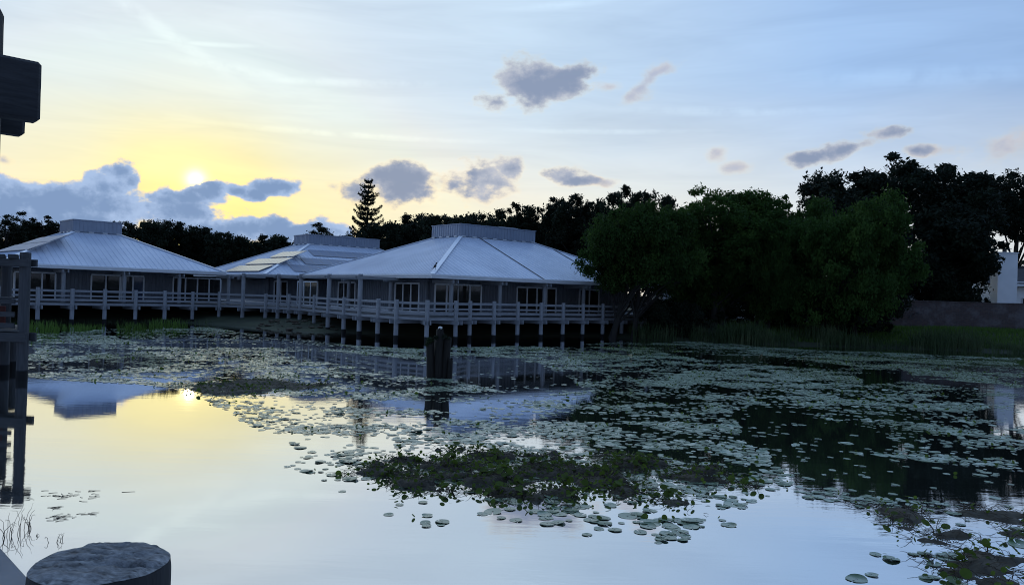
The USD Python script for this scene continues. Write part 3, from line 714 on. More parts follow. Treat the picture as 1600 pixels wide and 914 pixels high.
# ------------------------------------------------------------------ trees
def leaves(rng, centers, radii, per, size, flat=0.75, droop=0.0):
    """Leaf-sized rhombs scattered round each clump."""
    n = len(centers) * per
    c = np.repeat(centers, per, 0); r = np.repeat(radii, per)
    d = rng.normal(size=(n, 3)); d /= np.linalg.norm(d, axis=1, keepdims=True)
    rad = r * rng.uniform(0.1, 1.0, n) ** 0.6 * rng.lognormal(0, .2, n)
    p = c + d * rad[:, None] * np.array([1, 1, flat])
    a = rng.normal(size=(n, 3)) + np.array([0, 0, -droop]); a /= np.linalg.norm(a, axis=1, keepdims=True)
    b = np.cross(a, rng.normal(size=(n, 3))); b /= np.linalg.norm(b, axis=1, keepdims=True)
    s = size * rng.uniform(0.6, 1.35, n)[:, None]
    v = np.stack([p - a * s, p + b * s * 0.45, p + a * s, p - b * s * 0.45], 1).reshape(-1, 3)
    k = np.arange(n)[:, None] * 4
    return v, np.vstack([k + [0, 1, 2], k + [0, 2, 3]])


def tree_meshes(seed, H, R, zb, n, per, leaf, clump, shape=1.0, trunk_r=0.25, gap=0.0, droop=0.0, flat=0.75, limbs=16, lobes=7, stems=1):
    """Trunk with limbs (one mesh) and a crown of leaves in clumps grouped into lobes."""
    rng = np.random.default_rng(seed)
    hc = (H + zb) / 2; hz = (H - zb) / 2
    lob = []
    for k in range(lobes):                                # lobes spread over a dome, the top ones highest
        t = (k + 0.5) / lobes
        z = 0.78 - (1.75 if zb < 1 else 1.5) * t + rng.uniform(-.12, .12); th = 2 * np.pi * (k * 0.618 + rng.uniform(-.08, .08))
        w = max(0.05, 1 - z * z) ** 0.5 * (1 if z > 0 else shape)
        f = rng.uniform(0.55, 0.85)
        lob.append([R * f * w * np.cos(th), R * f * w * np.sin(th), hc + hz * z * 0.78, rng.uniform(0.8, 1.2) * 1.05 * lobes ** -0.42])
    lob.append([0, 0, hc, 0.62]); lob.append([0, 0, hc + hz * .3, 0.5])
    lob = np.array(lob)
    L = lob[rng.integers(0, len(lob), n)]
    d = rng.normal(size=(n, 3)); d /= np.linalg.norm(d, axis=1, keepdims=True)
    rr = rng.uniform(0.1, 1, n) ** 0.4 * L[:, 3]
    spray = rng.uniform(0, 1, n) < 0.28                   # thin sprays of twigs stick out of the outline
    rr = np.where(spray, L[:, 3] * rng.uniform(0.85, 1.1, n), rr)
    c = L[:, :3] + d * rr[:, None] * np.array([R, R, hz])
    rad = clump * np.where(spray, rng.uniform(0.4, 0.8, n), rng.uniform(0.55, 1.3, n))
    keep = c[:, 2] - rad * flat > zb * 0.85
    c, rad = c[keep], rad[keep]
    if gap:
        k = noise(c * 1.0, seed) > gap
        c, rad = c[k], rad[k]
    cr = leaves(rng, c, rad, per, leaf, flat, droop)
    mb = MB()
    for s in range(stems):
        base = np.array([0, 0, -0.5]) if stems == 1 else np.array([rng.uniform(-R * .3, R * .3), rng.uniform(-R * .3, R * .3), -0.5])
        top = np.array([rng.uniform(-.3, .3), rng.uniform(-.3, .3), H * 0.86])
        zs = np.linspace(0, 1, 8)
        tp = base + (top - base) * zs[:, None] + np.stack([np.sin(zs * 5 + seed) * 0.14 * zs, np.cos(zs * 4 + seed) * 0.14 * zs, 0 * zs], 1) * R * .4
        mb.tube(tp, trunk_r * (1.15 - 0.95 * zs) * np.where(zs == 0, 1.35, 1), 8)
        far = c[np.argsort(-np.linalg.norm(c - [0, 0, hc], axis=1))]
        for q in far[rng.integers(0, max(1, len(far) * 2 // 3), limbs)]:
            h = np.clip((q[2] - zb) / (H - zb) * 0.7, 0.12, 0.8) * 0.85 + 0.05
            p0 = np.array([np.interp(h, zs, tp[:, i]) for i in range(3)])
            mid = (p0 + q) / 2 + np.array([0, 0, 0.08 * np.linalg.norm(q - p0)])
            r0 = trunk_r * (1.0 - 0.85 * h) * 0.5
            mb.tube([p0, mid, q], [r0, r0 * .6, r0 * .2], 5, False)
    return mb.mesh(), cr


def norfolk(seed, H=17.0, R=2.7):
    """Tiers of level branches turned up at their tips."""
    rng = np.random.default_rng(seed)
    mb = MB().tube([(0, 0, -.5), (0, 0, H * .5), (0, 0, H)], [.26, .16, .03], 8)
    cc, rr = [], []
    z = 3.0
    while z < H - 0.3:
        t = (z - 3) / (H - 3)
        L = R * (1 - t ** 1.4) ** 0.8 * (0.8 + 0.5 * rng.random()) + 0.4
        for k in range(7):
            th = k * np.pi / 3.5 + rng.uniform(-.25, .25) + z
            l = L * rng.uniform(0.5, 1.2)
            if rng.random() < 0.1:
                continue
            s = np.linspace(0, 1, 6)
            p = np.stack([np.cos(th) * l * s, np.sin(th) * l * s, z - 0.25 * np.sin(s * 2.2) * l * .4 + 0.30 * l * s ** 3], 1)
            mb.tube(p, np.linspace(.045, .012, 6), 4, False)
            for q in np.linspace(.25, 1.0, max(3, int(l * 5))):
                cc.append([np.interp(q, s, p[:, i]) for i in range(3)] + rng.normal(size=3) * .03); rr.append(0.2 + 0.1 * rng.random())
        z += rng.uniform(0.5, 0.72)
    return mb.mesh(), leaves(rng, np.array(cc) + [0, 0, .05], np.array(rr), 24, 0.115, 0.9)


#        kind: (builder arguments, leaf material)
KINDS = {
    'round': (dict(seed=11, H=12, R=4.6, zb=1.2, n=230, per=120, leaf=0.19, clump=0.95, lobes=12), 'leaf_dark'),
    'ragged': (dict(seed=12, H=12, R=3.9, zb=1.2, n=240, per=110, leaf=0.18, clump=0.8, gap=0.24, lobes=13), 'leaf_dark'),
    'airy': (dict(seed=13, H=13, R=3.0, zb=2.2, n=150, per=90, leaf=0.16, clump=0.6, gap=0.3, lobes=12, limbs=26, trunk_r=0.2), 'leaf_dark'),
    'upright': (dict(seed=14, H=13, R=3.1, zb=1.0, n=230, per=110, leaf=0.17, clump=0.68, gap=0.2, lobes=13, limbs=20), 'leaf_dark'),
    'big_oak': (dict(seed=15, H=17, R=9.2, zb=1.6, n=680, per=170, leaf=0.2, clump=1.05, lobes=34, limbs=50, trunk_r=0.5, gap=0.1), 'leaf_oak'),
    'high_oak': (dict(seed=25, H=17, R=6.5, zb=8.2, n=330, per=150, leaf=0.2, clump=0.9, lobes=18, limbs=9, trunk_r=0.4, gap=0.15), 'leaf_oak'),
    'willow': (dict(seed=16, H=9.2, R=6.0, zb=0.3, n=560, per=190, leaf=0.12, clump=0.8, lobes=18, droop=0.5, trunk_r=0.22, stems=3, limbs=14), 'leaf_green'),
    'spreading': (dict(seed=26, H=9.6, R=5.8, zb=2.5, n=520, per=190, leaf=0.12, clump=0.8, lobes=18, droop=0.3, trunk_r=0.26, stems=2, limbs=20), 'leaf_green'),
    'loose_green': (dict(seed=17, H=12.5, R=4.8, zb=1.8, n=420, per=150, leaf=0.13, clump=0.75, gap=0.2, lobes=18, limbs=30, trunk_r=0.24, stems=2), 'leaf_green'),
    'bush': (dict(seed=18, H=3.2, R=2.6, zb=-0.1, n=90, per=150, leaf=0.11, clump=0.55, lobes=6, trunk_r=0.09, stems=3, limbs=8), 'leaf_dark'),
}
NAMES = {'round': 'round_tree', 'ragged': 'ragged_tree', 'airy': 'airy_tree', 'upright': 'upright_tree', 'big_oak': 'oak_tree', 'high_oak': 'high_crowned_oak', 'willow': 'willow_tree', 'spreading': 'spreading_tree', 'loose_green': 'loose_tree', 'bush': 'shrub', 'norfolk': 'conifer_tree'}
first = {}
rt = random.Random(21)


def tree(kind, px, top, y, width, label, group=None, turn=None):
    """A tree whose crown is centred on photo column px, with its top at photo row top when it stands y metres off."""
    g = KINDS.get(kind, (None,))[0]
    H0, R0 = (g['H'], g['R']) if g else (17.0, 2.7)
    p = at_depth(px, top, y)
    z0 = float(ground_z([p[0]], [p[1]])[0]); z0 = max(z0, -0.3)
    sz = (p[2] - z0) / H0; sw = width / FPX * y / 2 / R0
    loc, rot, sc = (p[0], p[1], z0), turn if turn is not None else rt.uniform(0, 360), (sw, sw, sz)
    cat = 'shrub' if kind == 'bush' else 'tree'
    if kind not in first:
        t = thing(NAMES[kind], label, cat, loc, rot, group, sc)
        tr, cr = norfolk(5) if kind == 'norfolk' else tree_meshes(**g)
        part('trunk', tr, M['bark'], t, True)
        part('crown', cr, M['leaf_pine' if kind == 'norfolk' else KINDS[kind][1]], t)
        first[kind] = t
        return t
    return copy_of(first[kind], label, loc, rot, sc, group)


BACK = 'dark trees behind the pavilions'
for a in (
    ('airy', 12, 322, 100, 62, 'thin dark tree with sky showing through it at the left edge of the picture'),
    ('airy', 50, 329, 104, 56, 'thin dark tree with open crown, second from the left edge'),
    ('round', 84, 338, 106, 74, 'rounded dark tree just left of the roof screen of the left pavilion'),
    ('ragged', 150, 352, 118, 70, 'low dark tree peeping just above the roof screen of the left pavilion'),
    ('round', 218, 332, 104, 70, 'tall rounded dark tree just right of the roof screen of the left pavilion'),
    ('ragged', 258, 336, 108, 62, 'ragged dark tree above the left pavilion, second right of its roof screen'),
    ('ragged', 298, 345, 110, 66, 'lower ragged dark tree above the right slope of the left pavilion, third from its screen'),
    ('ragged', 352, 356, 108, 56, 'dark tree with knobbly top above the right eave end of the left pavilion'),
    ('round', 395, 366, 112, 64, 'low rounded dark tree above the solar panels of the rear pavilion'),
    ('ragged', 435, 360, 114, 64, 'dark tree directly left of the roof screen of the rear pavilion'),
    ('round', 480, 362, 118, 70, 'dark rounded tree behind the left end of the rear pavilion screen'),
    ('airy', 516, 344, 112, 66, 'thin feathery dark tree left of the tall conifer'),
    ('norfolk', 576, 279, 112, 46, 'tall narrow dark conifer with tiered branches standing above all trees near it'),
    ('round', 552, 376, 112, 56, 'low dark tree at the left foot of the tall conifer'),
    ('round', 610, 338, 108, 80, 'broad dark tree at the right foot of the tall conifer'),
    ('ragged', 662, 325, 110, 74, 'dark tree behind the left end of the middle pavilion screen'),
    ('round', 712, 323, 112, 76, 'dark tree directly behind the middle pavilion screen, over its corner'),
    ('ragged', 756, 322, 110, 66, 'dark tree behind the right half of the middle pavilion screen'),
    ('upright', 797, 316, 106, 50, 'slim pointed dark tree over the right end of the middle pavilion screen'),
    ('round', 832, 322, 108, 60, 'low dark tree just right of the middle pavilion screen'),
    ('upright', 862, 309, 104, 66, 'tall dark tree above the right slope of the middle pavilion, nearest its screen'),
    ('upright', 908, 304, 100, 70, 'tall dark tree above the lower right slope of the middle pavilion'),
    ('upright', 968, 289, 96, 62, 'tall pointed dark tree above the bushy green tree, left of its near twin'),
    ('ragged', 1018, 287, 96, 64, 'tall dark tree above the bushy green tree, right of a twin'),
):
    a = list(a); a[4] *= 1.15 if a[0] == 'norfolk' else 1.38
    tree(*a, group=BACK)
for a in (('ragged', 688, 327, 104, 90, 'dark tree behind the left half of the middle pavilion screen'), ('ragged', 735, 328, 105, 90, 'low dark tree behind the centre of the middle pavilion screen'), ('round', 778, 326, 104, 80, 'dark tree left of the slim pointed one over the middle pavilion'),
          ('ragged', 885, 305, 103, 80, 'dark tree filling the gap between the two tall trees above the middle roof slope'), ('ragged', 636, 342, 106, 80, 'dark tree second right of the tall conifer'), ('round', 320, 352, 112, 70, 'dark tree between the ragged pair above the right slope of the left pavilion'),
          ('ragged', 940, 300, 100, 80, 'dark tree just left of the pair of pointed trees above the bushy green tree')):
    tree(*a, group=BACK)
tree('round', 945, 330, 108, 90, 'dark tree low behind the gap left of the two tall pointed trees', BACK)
tree('round', 1065, 330, 100, 100, 'dark tree filling the gap behind the two green trees', BACK)
tree('round', 1235, 330, 92, 110, 'dark tree behind the green trees, left of the big oak', BACK)
tree('spreading', 1003, 312, 63, 205, 'bushy green tree overhanging the right end of the boardwalk', 'green waterside trees', 40)
tree('loose_green', 1128, 284, 68.5, 200, 'loose crowned green tree with sky between its leaves, middle of the waterside', 'green waterside trees', 10)
tree('loose_green', 1212, 294, 70, 150, 'loose green tree between the middle waterside tree and the big green thicket', 'green waterside trees', 200)
tree('willow', 1312, 296, 65, 210, 'widest green willow mass on the bank, in front of the big dark oak', 'green waterside trees', 115)
tree('willow', 1205, 345, 67, 130, 'lower green willow hiding the bank between two taller green trees', 'green waterside trees', 250)
tree('willow', 1095, 350, 70, 150, 'shaded green willow standing behind the boardwalk end', 'green waterside trees', 70)
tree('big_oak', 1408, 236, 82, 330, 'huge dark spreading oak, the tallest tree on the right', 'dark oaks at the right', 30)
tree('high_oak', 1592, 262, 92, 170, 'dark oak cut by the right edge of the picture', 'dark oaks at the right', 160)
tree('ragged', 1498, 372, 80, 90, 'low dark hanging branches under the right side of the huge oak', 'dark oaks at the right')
for px, top, y, w, lb in ((1040, 470, 66, 70, 'dark shrub under the bushy green tree beside the boardwalk'), (1130, 462, 70, 90, 'dark shrub below the loose green tree'), (1215, 455, 69, 110, 'dark shrub on the bank left of the widest willow'),
                          (1290, 455, 66, 130, 'dark shrub under the widest willow'), (1345, 452, 66.5, 120, 'dark shrub under the right half of the widest willow'), (1372, 462, 67.5, 60, 'dark shrub at the left end of the brick wall'), (1462, 432, 76, 105, 'dark shrub behind the brick wall under the oak'),
                          (1062, 466, 63.5, 80, 'dark shrub on the shore below the hidden boardwalk end'), (1040, 462, 72, 95, 'dark shrub at the foot of the bushy green tree by the boardwalk'), (1525, 455, 77, 40, 'small dark shrub behind the brick wall near the white house')):
    tree('bush', px, top, y, w, lb, 'shrubs on the right bank')
# a far-off wood closes the gaps between the trunks: nobody could count it
rng = np.random.default_rng(77)
nW = 1900
wxs = rng.uniform(-110, 130, nW); wys = 122 + rng.uniform(0, 14, nW) - 0.06 * wxs
wz = 1.2 + rng.uniform(0, 1, nW) ** 0.8 * (9.2 + 1.6 * (fbm(np.stack([wxs * .06, 0 * wxs, 0 * wxs], 1), 3, 5) - .5) * 4)
tag(part('far_wood', leaves(rng, np.stack([wxs, wys, wz], 1), rng.uniform(.8, 1.6, nW), 70, 0.34), M['leaf_dark'], None), 'dark far-off wood seen between and under the trees behind the pavilions', 'wood', kind='stuff')
for c_ in ((1412, 452, 73.5, 0), ):
    p = at_depth(1408, 440, 73.2)
    gt = thing('grey_shrub', 'pale grey leafless shrub beside the left end of the brick wall', 'shrub', (p[0], p[1], float(ground_z([p[0]], [p[1]])[0])))
    mb = MB(); r2 = np.random.default_rng(6); tips = []
    for k in range(46):
        th = r2.uniform(0, 6.28); l = r2.uniform(1.4, 3.4); tl = r2.uniform(.25, .9)
        s = np.linspace(0, 1, 6)
        q = np.stack([np.cos(th) * l * tl * s ** 1.2, np.sin(th) * l * tl * s ** 1.2, l * (s - 0.35 * s ** 3 * tl)], 1) + r2.normal(size=(6, 3)) * 0.05 * s[:, None]
        mb.tube(q, np.linspace(.03, .008, 6), 4, False); tips += [q[5], q[4], q[3]]
    mb.build('branches', M['bark'], gt)
    part('twig_leaves', leaves(r2, np.array(tips), np.full(len(tips), .28), 22, .07), M['gray_leaf'], gt)

# ------------------------------------------------------------------ wall and houses beyond the right bank
w0, w1 = np.array([33.5, 72.8]), np.array([64.0, 69.6])
bw = thing('brick_wall', 'long old brick wall with pale patches along the right bank', 'wall', (w0[0], w0[1], 0), math.degrees(math.atan2(*(w1 - w0)[::-1])))
Lw = np.linalg.norm(w1 - w0)
MB().bar((0, 0, 2.2), (Lw, 0, 2.2), 0.3, 3.3).build('wall', M['brick'], bw)
cm = np.random.default_rng(2)
for k in range(int(Lw / 1.2)):
    MB().add(*rounded_box((k * 1.2 + .01, 0, 3.89 + cm.uniform(-.012, .012)), (k * 1.2 + 1.19, 0, 3.89 + cm.uniform(-.012, .012)), 0.4, 0.09, 0.015)).build('coping_stone', M['brick'], bw)

hs = thing('white_house', 'white house with a tall plain chimney behind the brick wall at the right edge', 'house', (52.0, 88.0, 1.3))
cx = at_px(1567.5, 85.0) - [52.0, 88.0]
zt = at_depth(1567, 396, 85.0)[2] - 1.3
MB().bar(v3(cx + [0, 0.0], -0.5), v3(cx, zt), 2.15, 1.3, (0, 1, 0)).build('chimney', M['house_white'], hs)
MB().bar(v3(cx, zt), v3(cx, zt + 0.1), 2.3, 1.45, (0, 1, 0)).build('chimney_cap', M['house_white'], hs)
MB().tube([v3(cx, zt + .08), v3(cx, zt + .45)], .22, 10).build('flue', M['dark_metal'], hs)
MB().bar(v3(cx + [-.6, 0], zt + .5), v3(cx + [.6, 0], zt + .5), .7, .05).build('flue_hood', M['dark_metal'], hs)
hx0, hx1 = cx[0] + 1.12, cx[0] + 15
MB().bar((hx0, 5.0, 2.4), (hx1, 5.0, 2.4), 8.0, 5.8).build('wall', M['house_white'], hs)
MB().bar((hx0 - 9.5, 6.0, 1.9), (hx0 - 2.3, 6.0, 1.9), 6.0, 4.8).build('wing', M['house_white'], hs)
rf = MB(); rf.bar((hx0 - .5, 3.2, 6.0), (hx1, 3.2, 6.0), 6.4, 0.18, (0, -.38, .92)); rf.bar((hx0 - .5, 8.6, 6.0), (hx1, 8.6, 6.0), 6.4, 0.18, (0, .38, .92))
rf.build('roof', M['house_roof'], hs)
MB().bar((hx0 - 9.9, 6.0, 4.45), (hx0 - 2.3, 6.0, 4.45), 7.0, 0.2).build('wing_roof', M['house_roof'], hs)
MB().bar((hx0 - .6, .05, 4.86), (hx1, .05, 4.86), 0.12, 0.26).build('fascia', M['trim'], hs)
for k, (a, b_, z0, z1) in enumerate(((.6, 2.6, 1.9, 3.4), (3.6, 5.4, 1.9, 3.4), (6.6, 8.4, 1.9, 3.4))):
    fr = MB().bar((hx0 + a, .97, z0), (hx0 + b_, .97, z0), .1, .1).bar((hx0 + a, .97, z1), (hx0 + b_, .97, z1), .1, .1)
    fr.bar((hx0 + a, .97, z0), (hx0 + a, .97, z1), .1, .1, (0, 1, 0)).bar((hx0 + b_, .97, z0), (hx0 + b_, .97, z1), .1, .1, (0, 1, 0))
    wd = fr.build('window', M['frame'], hs)
    MB().quad((hx0 + a, .975, z0), (hx0 + b_, .975, z0), (hx0 + b_, .975, z1), (hx0 + a, .975, z1)).build('pane', M['blind'], wd)
for k in range(2):
    MB().bar((hx0 - 8.6 + k * 3, 2.97, 1.6), (hx0 - 7.2 + k * 3, 2.97, 1.6), .1, 1.3).build('window', M['blind'], hs)

h2c = at_px(1098, 98.0)
h2 = thing('gabled_house', 'white gabled house glimpsed under the green trees behind the boardwalk end', 'house', (h2c[0], h2c[1], 1.3))
gb = trimesh.creation.extrude_polygon(shapely.Polygon([(-5, -.5), (5, -.5), (5, 3.6), (0, 5.6), (-5, 3.6)]), 8)
gb.apply_transform(trimesh.transformations.rotation_matrix(math.pi / 2, (1, 0, 0))); gb.apply_translation((0, 8, 0))
part('wall', gb, M['house_white'], h2)
for s in (-1, 1):
    MB().bar((s * 5.5, 3.9, 3.5), (s * 0.05, 3.9, 5.78), 8.8, .14).build('roof', M['house_roof'], h2)
MB().bar((-1.2, -.02, 2.0), (1.2, -.02, 2.0), .06, 1.4).build('window', M['blind'], h2)

# ------------------------------------------------------------------ the bundle of old piles in the pond
pc = on_level(684, 591)
pile = thing('mooring_piles', 'rotten dark bundle of old mooring piles with moss standing in the pond', 'pile', (pc[0], pc[1], 0))
rp = np.random.default_rng(12)
for x, y, h, r, lean in ((-.27, .05, 1.40, .165, -.06), (.01, .0, 1.93, .15, .01), (.24, .10, 1.60, .16, .06), (-.05, .36, 1.66, .2, .02), (.46, -.05, .78, .10, .03)):
    n = 18; ang = np.arange(n) / n * 2 * np.pi; vv = []
    zs = np.array([-1.2, -.2, .25, .7, 1.1, 1.4, 1.7, 1.9, 2.0]) / 2.0 * h
    zs[0] = -1.2
    for z in zs:
        rad = r * (1.05 - .12 * max(z, 0) / h) * (1 + .16 * (fbm(np.stack([np.cos(ang) * 2.2 + x * 9, np.sin(ang) * 2.2, np.full(n, z * 1.2)], 1), 3, 4) - .5) * 2)
        vv.append(np.stack([x + lean * max(z, 0) + rad * np.cos(ang), y + rad * np.sin(ang), z + (rp.uniform(-.07, .07, n) if z > h * .9 else np.zeros(n))], 1))
    vv[-1] = vv[-1] * [.55, .55, 1] + np.array([x + lean * h, y, 0]) * [.45, .45, 0]
    vv = np.vstack(vv + [[[x + lean * h, y, h * .98]]])
    q = [[i * n + j, i * n + (j + 1) % n, (i + 1) * n + (j + 1) % n, (i + 1) * n + j] for i in range(len(zs) - 1) for j in range(n)]
    f = [[a, b_, c] for a, b_, c, d in q] + [[a, c, d] for a, b_, c, d in q] + [[(len(zs) - 1) * n + j, (len(zs) - 1) * n + (j + 1) % n, len(vv) - 1] for j in range(n)]
    part('pile', (vv, f), M['old_post'], pile, 50)
m = trimesh.creation.icosphere(2, 1.0); m.vertices *= [.085, .085, .06]; m.apply_translation([.04, 0, 1.97]); part('pale_cap', m, M['cap'], pile, True)
part('moss', leaves(rp, np.array([[-.40, -.08, 1.42], [-.36, -.12, 1.54], [-.26, -.1, 1.48], [-.44, -.05, 1.3]]), np.array([.12, .1, .09, .08]), 160, .03), M['moss'], pile)
part('ferns', leaves(rp, np.array([[.2, -.1, 1.66], [.34, -.05, 1.58], [-.1, -.15, 1.6]]), np.array([.13, .1, .1]), 60, .05), M['leaf_dark'], pile)

# ------------------------------------------------------------------ floating leaves: where they grow, outlined by where the photograph shows them on the water plane
def inside(poly, x, y):
    return shapely.contains_xy(shapely.Polygon(poly), x, y)


COVER = [
    (.58, [(45, 522), (180, 516), (330, 512), (450, 530), (560, 541), (700, 545), (890, 541), (960, 533), (1100, 536), (1300, 548), (1600, 560), (1600, 735), (1560, 740), (1500, 770), (1440, 800), (1380, 800), (1250, 775),
           (1160, 795), (1130, 815), (1040, 820), (960, 815), (860, 818), (700, 800), (620, 790), (560, 770), (500, 750), (460, 725), (430, 690), (340, 640), (300, 612), (210, 599), (100, 595), (45, 590)]),
    (.50, [(330, 620), (480, 612), (660, 640), (760, 690), (760, 705), (560, 730), (520, 760), (450, 728), (430, 690)]),
    (.30, [(430, 690), (520, 700), (560, 735), (560, 775), (500, 752), (450, 730)]),
    (.55, [(820, 650), (1140, 640), (1150, 690), (1200, 725), (1000, 715), (850, 700)]),
    (.10, [(170, 516), (300, 520), (420, 524), (490, 532), (470, 541), (330, 545), (225, 537), (180, 528)]),
    (.08, [(385, 524), (500, 533), (560, 545), (500, 546), (400, 536)]),
    (.03, [(455, 550), (520, 549), (600, 556), (665, 566), (665, 591), (600, 579), (540, 571), (470, 559)]),
    (.03, [(704, 560), (790, 558), (840, 570), (900, 600), (890, 610), (820, 620), (770, 607), (705, 594)]),
    (.02, [(1040, 551), (1200, 556), (1335, 573), (1280, 575), (1100, 563)]),
    (.03, [(1345, 577), (1400, 574), (1425, 590), (1560, 600), (1600, 610), (1600, 618), (1540, 609), (1430, 599), (1350, 602)]),
    (.06, [(1140, 640), (1250, 645), (1330, 662), (1400, 690), (1340, 700), (1230, 706), (1150, 692)]),
    (.07, [(1190, 702), (1330, 706), (1520, 730), (1520, 780), (1400, 772), (1280, 747), (1200, 727)]),
    (.12, [(1540, 620), (1600, 620), (1600, 668), (1550, 665)]),
    (.30, [(880, 800), (1170, 790), (1165, 812), (1100, 848), (1030, 850), (960, 835), (890, 838)]),
    (.18, [(600, 780), (880, 800), (890, 842), (700, 830), (600, 806), (510, 770), (540, 760)]),
    (.5, [(830, 790), (1165, 785), (1165, 806), (1000, 822), (860, 815)]),
    (.7, [(1020, 800), (1110, 800), (1100, 848), (1035, 852)]),
    (.5, [(1310, 868), (1500, 862), (1520, 914), (1310, 914)]),
    (.30, [(1440, 790), (1600, 745), (1600, 870), (1500, 850)]),
]
WEEDY = [[(1180, 560), (1300, 556), (1345, 575), (1430, 600), (1600, 616), (1600, 628), (1400, 610), (1250, 590)], [(1250, 655), (1420, 660), (1500, 690), (1330, 672)], [(900, 610), (1000, 600), (1010, 625), (930, 640)], [(1290, 553), (1600, 563), (1600, 607), (1430, 590), (1340, 573)], [(880, 538), (1060, 537), (1090, 551), (900, 562)], [(130, 556), (230, 552), (270, 565), (170, 578)], [(45, 508), (180, 508), (170, 515), (60, 520)]]


def cover_at(x, y):
    u, w = project(np.stack([x, y, 0 * x], 1))
    wob = fbm(np.stack([x * .35, y * .22, 0 * x], 1), 4, 9) - .5       # outlines are ragged
    uu, ww = u + wob * 60, w + wob * 10
    c = np.zeros(len(x))
    for d, poly in COVER:
        c[inside(poly, uu, ww)] = d
    return c, uu, ww


rng = np.random.default_rng(31)
cand = 800000
cy = 8.6 + 54 * rng.uniform(0, 1, cand) ** 0.85
cxs = rng.uniform(-1, 1, cand) * (cy * .70 + 2)
wgt = (cy * .70 + 2) * 2 * 54 / (0.85 * ((cy - 8.6) / 54 + 1e-3) ** (1 - 1 / .85)) / cand          # area that each candidate stands for
cov, uu, ww = cover_at(cxs, cy)
clump = fbm(np.stack([cxs * .9, cy * .9, 0 * cxs], 1), 4, 14)
streak = fbm(np.stack([cxs * .22, cy * .7, 0 * cxs + 7], 1), 4, 17)
cov = np.clip(cov * (0.2 + 1.5 * np.clip((clump - .36) / .26, 0, 1)) * np.clip(.2 + (streak - .39) / .16, .2, 1.15), 0, .85)
rad = np.clip(rng.lognormal(0, .32, cand) * np.where(cy < 13, .088, .064), .035, .16)
take = (rng.uniform(0, 1, cand) < -np.log(1 - cov) / (math.pi * 1.2 * np.where(cy < 13, .0085, .0041)) * wgt) & (shore(cxs, cy) < -0.15)
weedy = np.zeros(cand, bool)
for w_ in WEEDY:
    weedy |= inside(w_, uu, ww)
px0, py0 = project(np.stack([cxs, cy, 0 * cxs], 1))
LX, LY, LR, LW = cxs[take], cy[take], rad[take], weedy[take]
order = np.argsort(LY); LX, LY, LR, LW = LX[order], LY[order], LR[order], LW[order]


def pad_mesh(x, y, r, seed, seg=16, rim=True):
    """A round floating leaf with its notch, slightly dished, its edge lifted here and there."""
    g = np.random.default_rng(seed)
    th0 = g.uniform(0, 6.28); notch = g.uniform(.12, .3)
    th = th0 + notch / 2 + np.arange(seg) / (seg - 1) * (2 * np.pi - notch)
    rr = r * (1 + .05 * np.sin(2 * th + g.uniform(0, 6)) + .03 * np.sin(5 * th + g.uniform(0, 6)))
    z0 = g.uniform(.003, .010); tilt = g.normal(0, .045, 2)
    lift = np.clip(np.sin(th + g.uniform(0, 6)) - (.3 if g.random() < .32 else .85), 0, 1) * r * .3
    out = []
    for k, (f, up_) in enumerate(((0.12, 0), (.62, .0), (.93, .001), (1.0, .003)) if rim else ((.1, 0), (1.0, 0))):
        x_, y_ = rr * f * np.cos(th), rr * f * np.sin(th)
        out.append(np.stack([x_, y_, z0 + up_ + tilt[0] * x_ + tilt[1] * y_ + (lift * ((f - .6) / .4) ** 2 if rim and f > .6 else 0)], 1))
    v = np.vstack(out); n = len(out)
    v[:, 2] = np.maximum(v[:, 2], .003)
    f = [[i * seg + j, i * seg + seg + j, i * seg + seg + j + 1, i * seg + j + 1] for i in range(n - 1) for j in range(seg - 1)]
    f = np.array(f)
    if rim:                                                            # the edge has thickness: an underside skirt
        low = out[-1] * [.985, .985, 1] - [0, 0, .003]; low[:, 2] = np.maximum(low[:, 2] , .0015)
        b = len(v); v = np.vstack([v, low])
        f = np.vstack([f, [[(n - 1) * seg + j, b + j, b + j + 1, (n - 1) * seg + j + 1] for j in range(seg - 1)]])
    f = np.vstack([f[:, [0, 1, 2]], f[:, [0, 2, 3]]])
    return v + [x, y, 0] if not rim else v, f


# the 300 that show largest are leaves of their own
vis = (project(np.stack([LX, LY, 0 * LX], 1))[0] > 5) & (project(np.stack([LX, LY, 0 * LX], 1))[0] < 1595) & (project(np.stack([LX, LY, 0 * LX], 1))[1] < 910) & ~LW
size = np.where(vis, LR ** 1.5 / LY ** 2, 0)
big = np.argsort(-size)[:300]
for k in big:
    o = part('lily_pad', pad_mesh(0, 0, LR[k], int(k) + 1000), M['pad'], None, 35)
    UsdGeom.Xformable(o).AddTranslateOp().Set(Gf.Vec3d(float(LX[k]), float(LY[k]), 0))
    tag(o, 'round green lily pad floating flat on the near water, one of many alike', 'lily pad', 'near floating lily pads')
restk = np.setdiff1d(np.arange(len(LX)), big)


def pads_joined(idx, seg_near, lo, hi):
    vs, fs, n = [], [], 0
    for k in idx:
        near_ = LY[k] < 20
        v, f = pad_mesh(LX[k], LY[k], LR[k] * (lo if LW[k] else 1), int(k) + 1000, seg_near if near_ else 9, False)
        vs.append(v); fs.append(f + n); n += len(v)
    return np.vstack(vs), np.vstack(fs)


tag(part('lily_pads', pads_joined([k for k in restk if not LW[k]], 13, 1, 1), M['pad'], None), 'countless pale green lily pads covering the middle and far pond', 'lily pads', kind='stuff')
wi = [k for k in restk if LW[k]]
tag(part('pond_weed', pads_joined(wi, 9, .75, 1), M['weed'], None), 'bright green floating weed in front of the right bank and boardwalk', 'pond weed', kind='stuff')

# leaves that stand a little out of the water here and there among the pads
ri = rng.choice(len(LX), min(len(LX), 4500), replace=False)


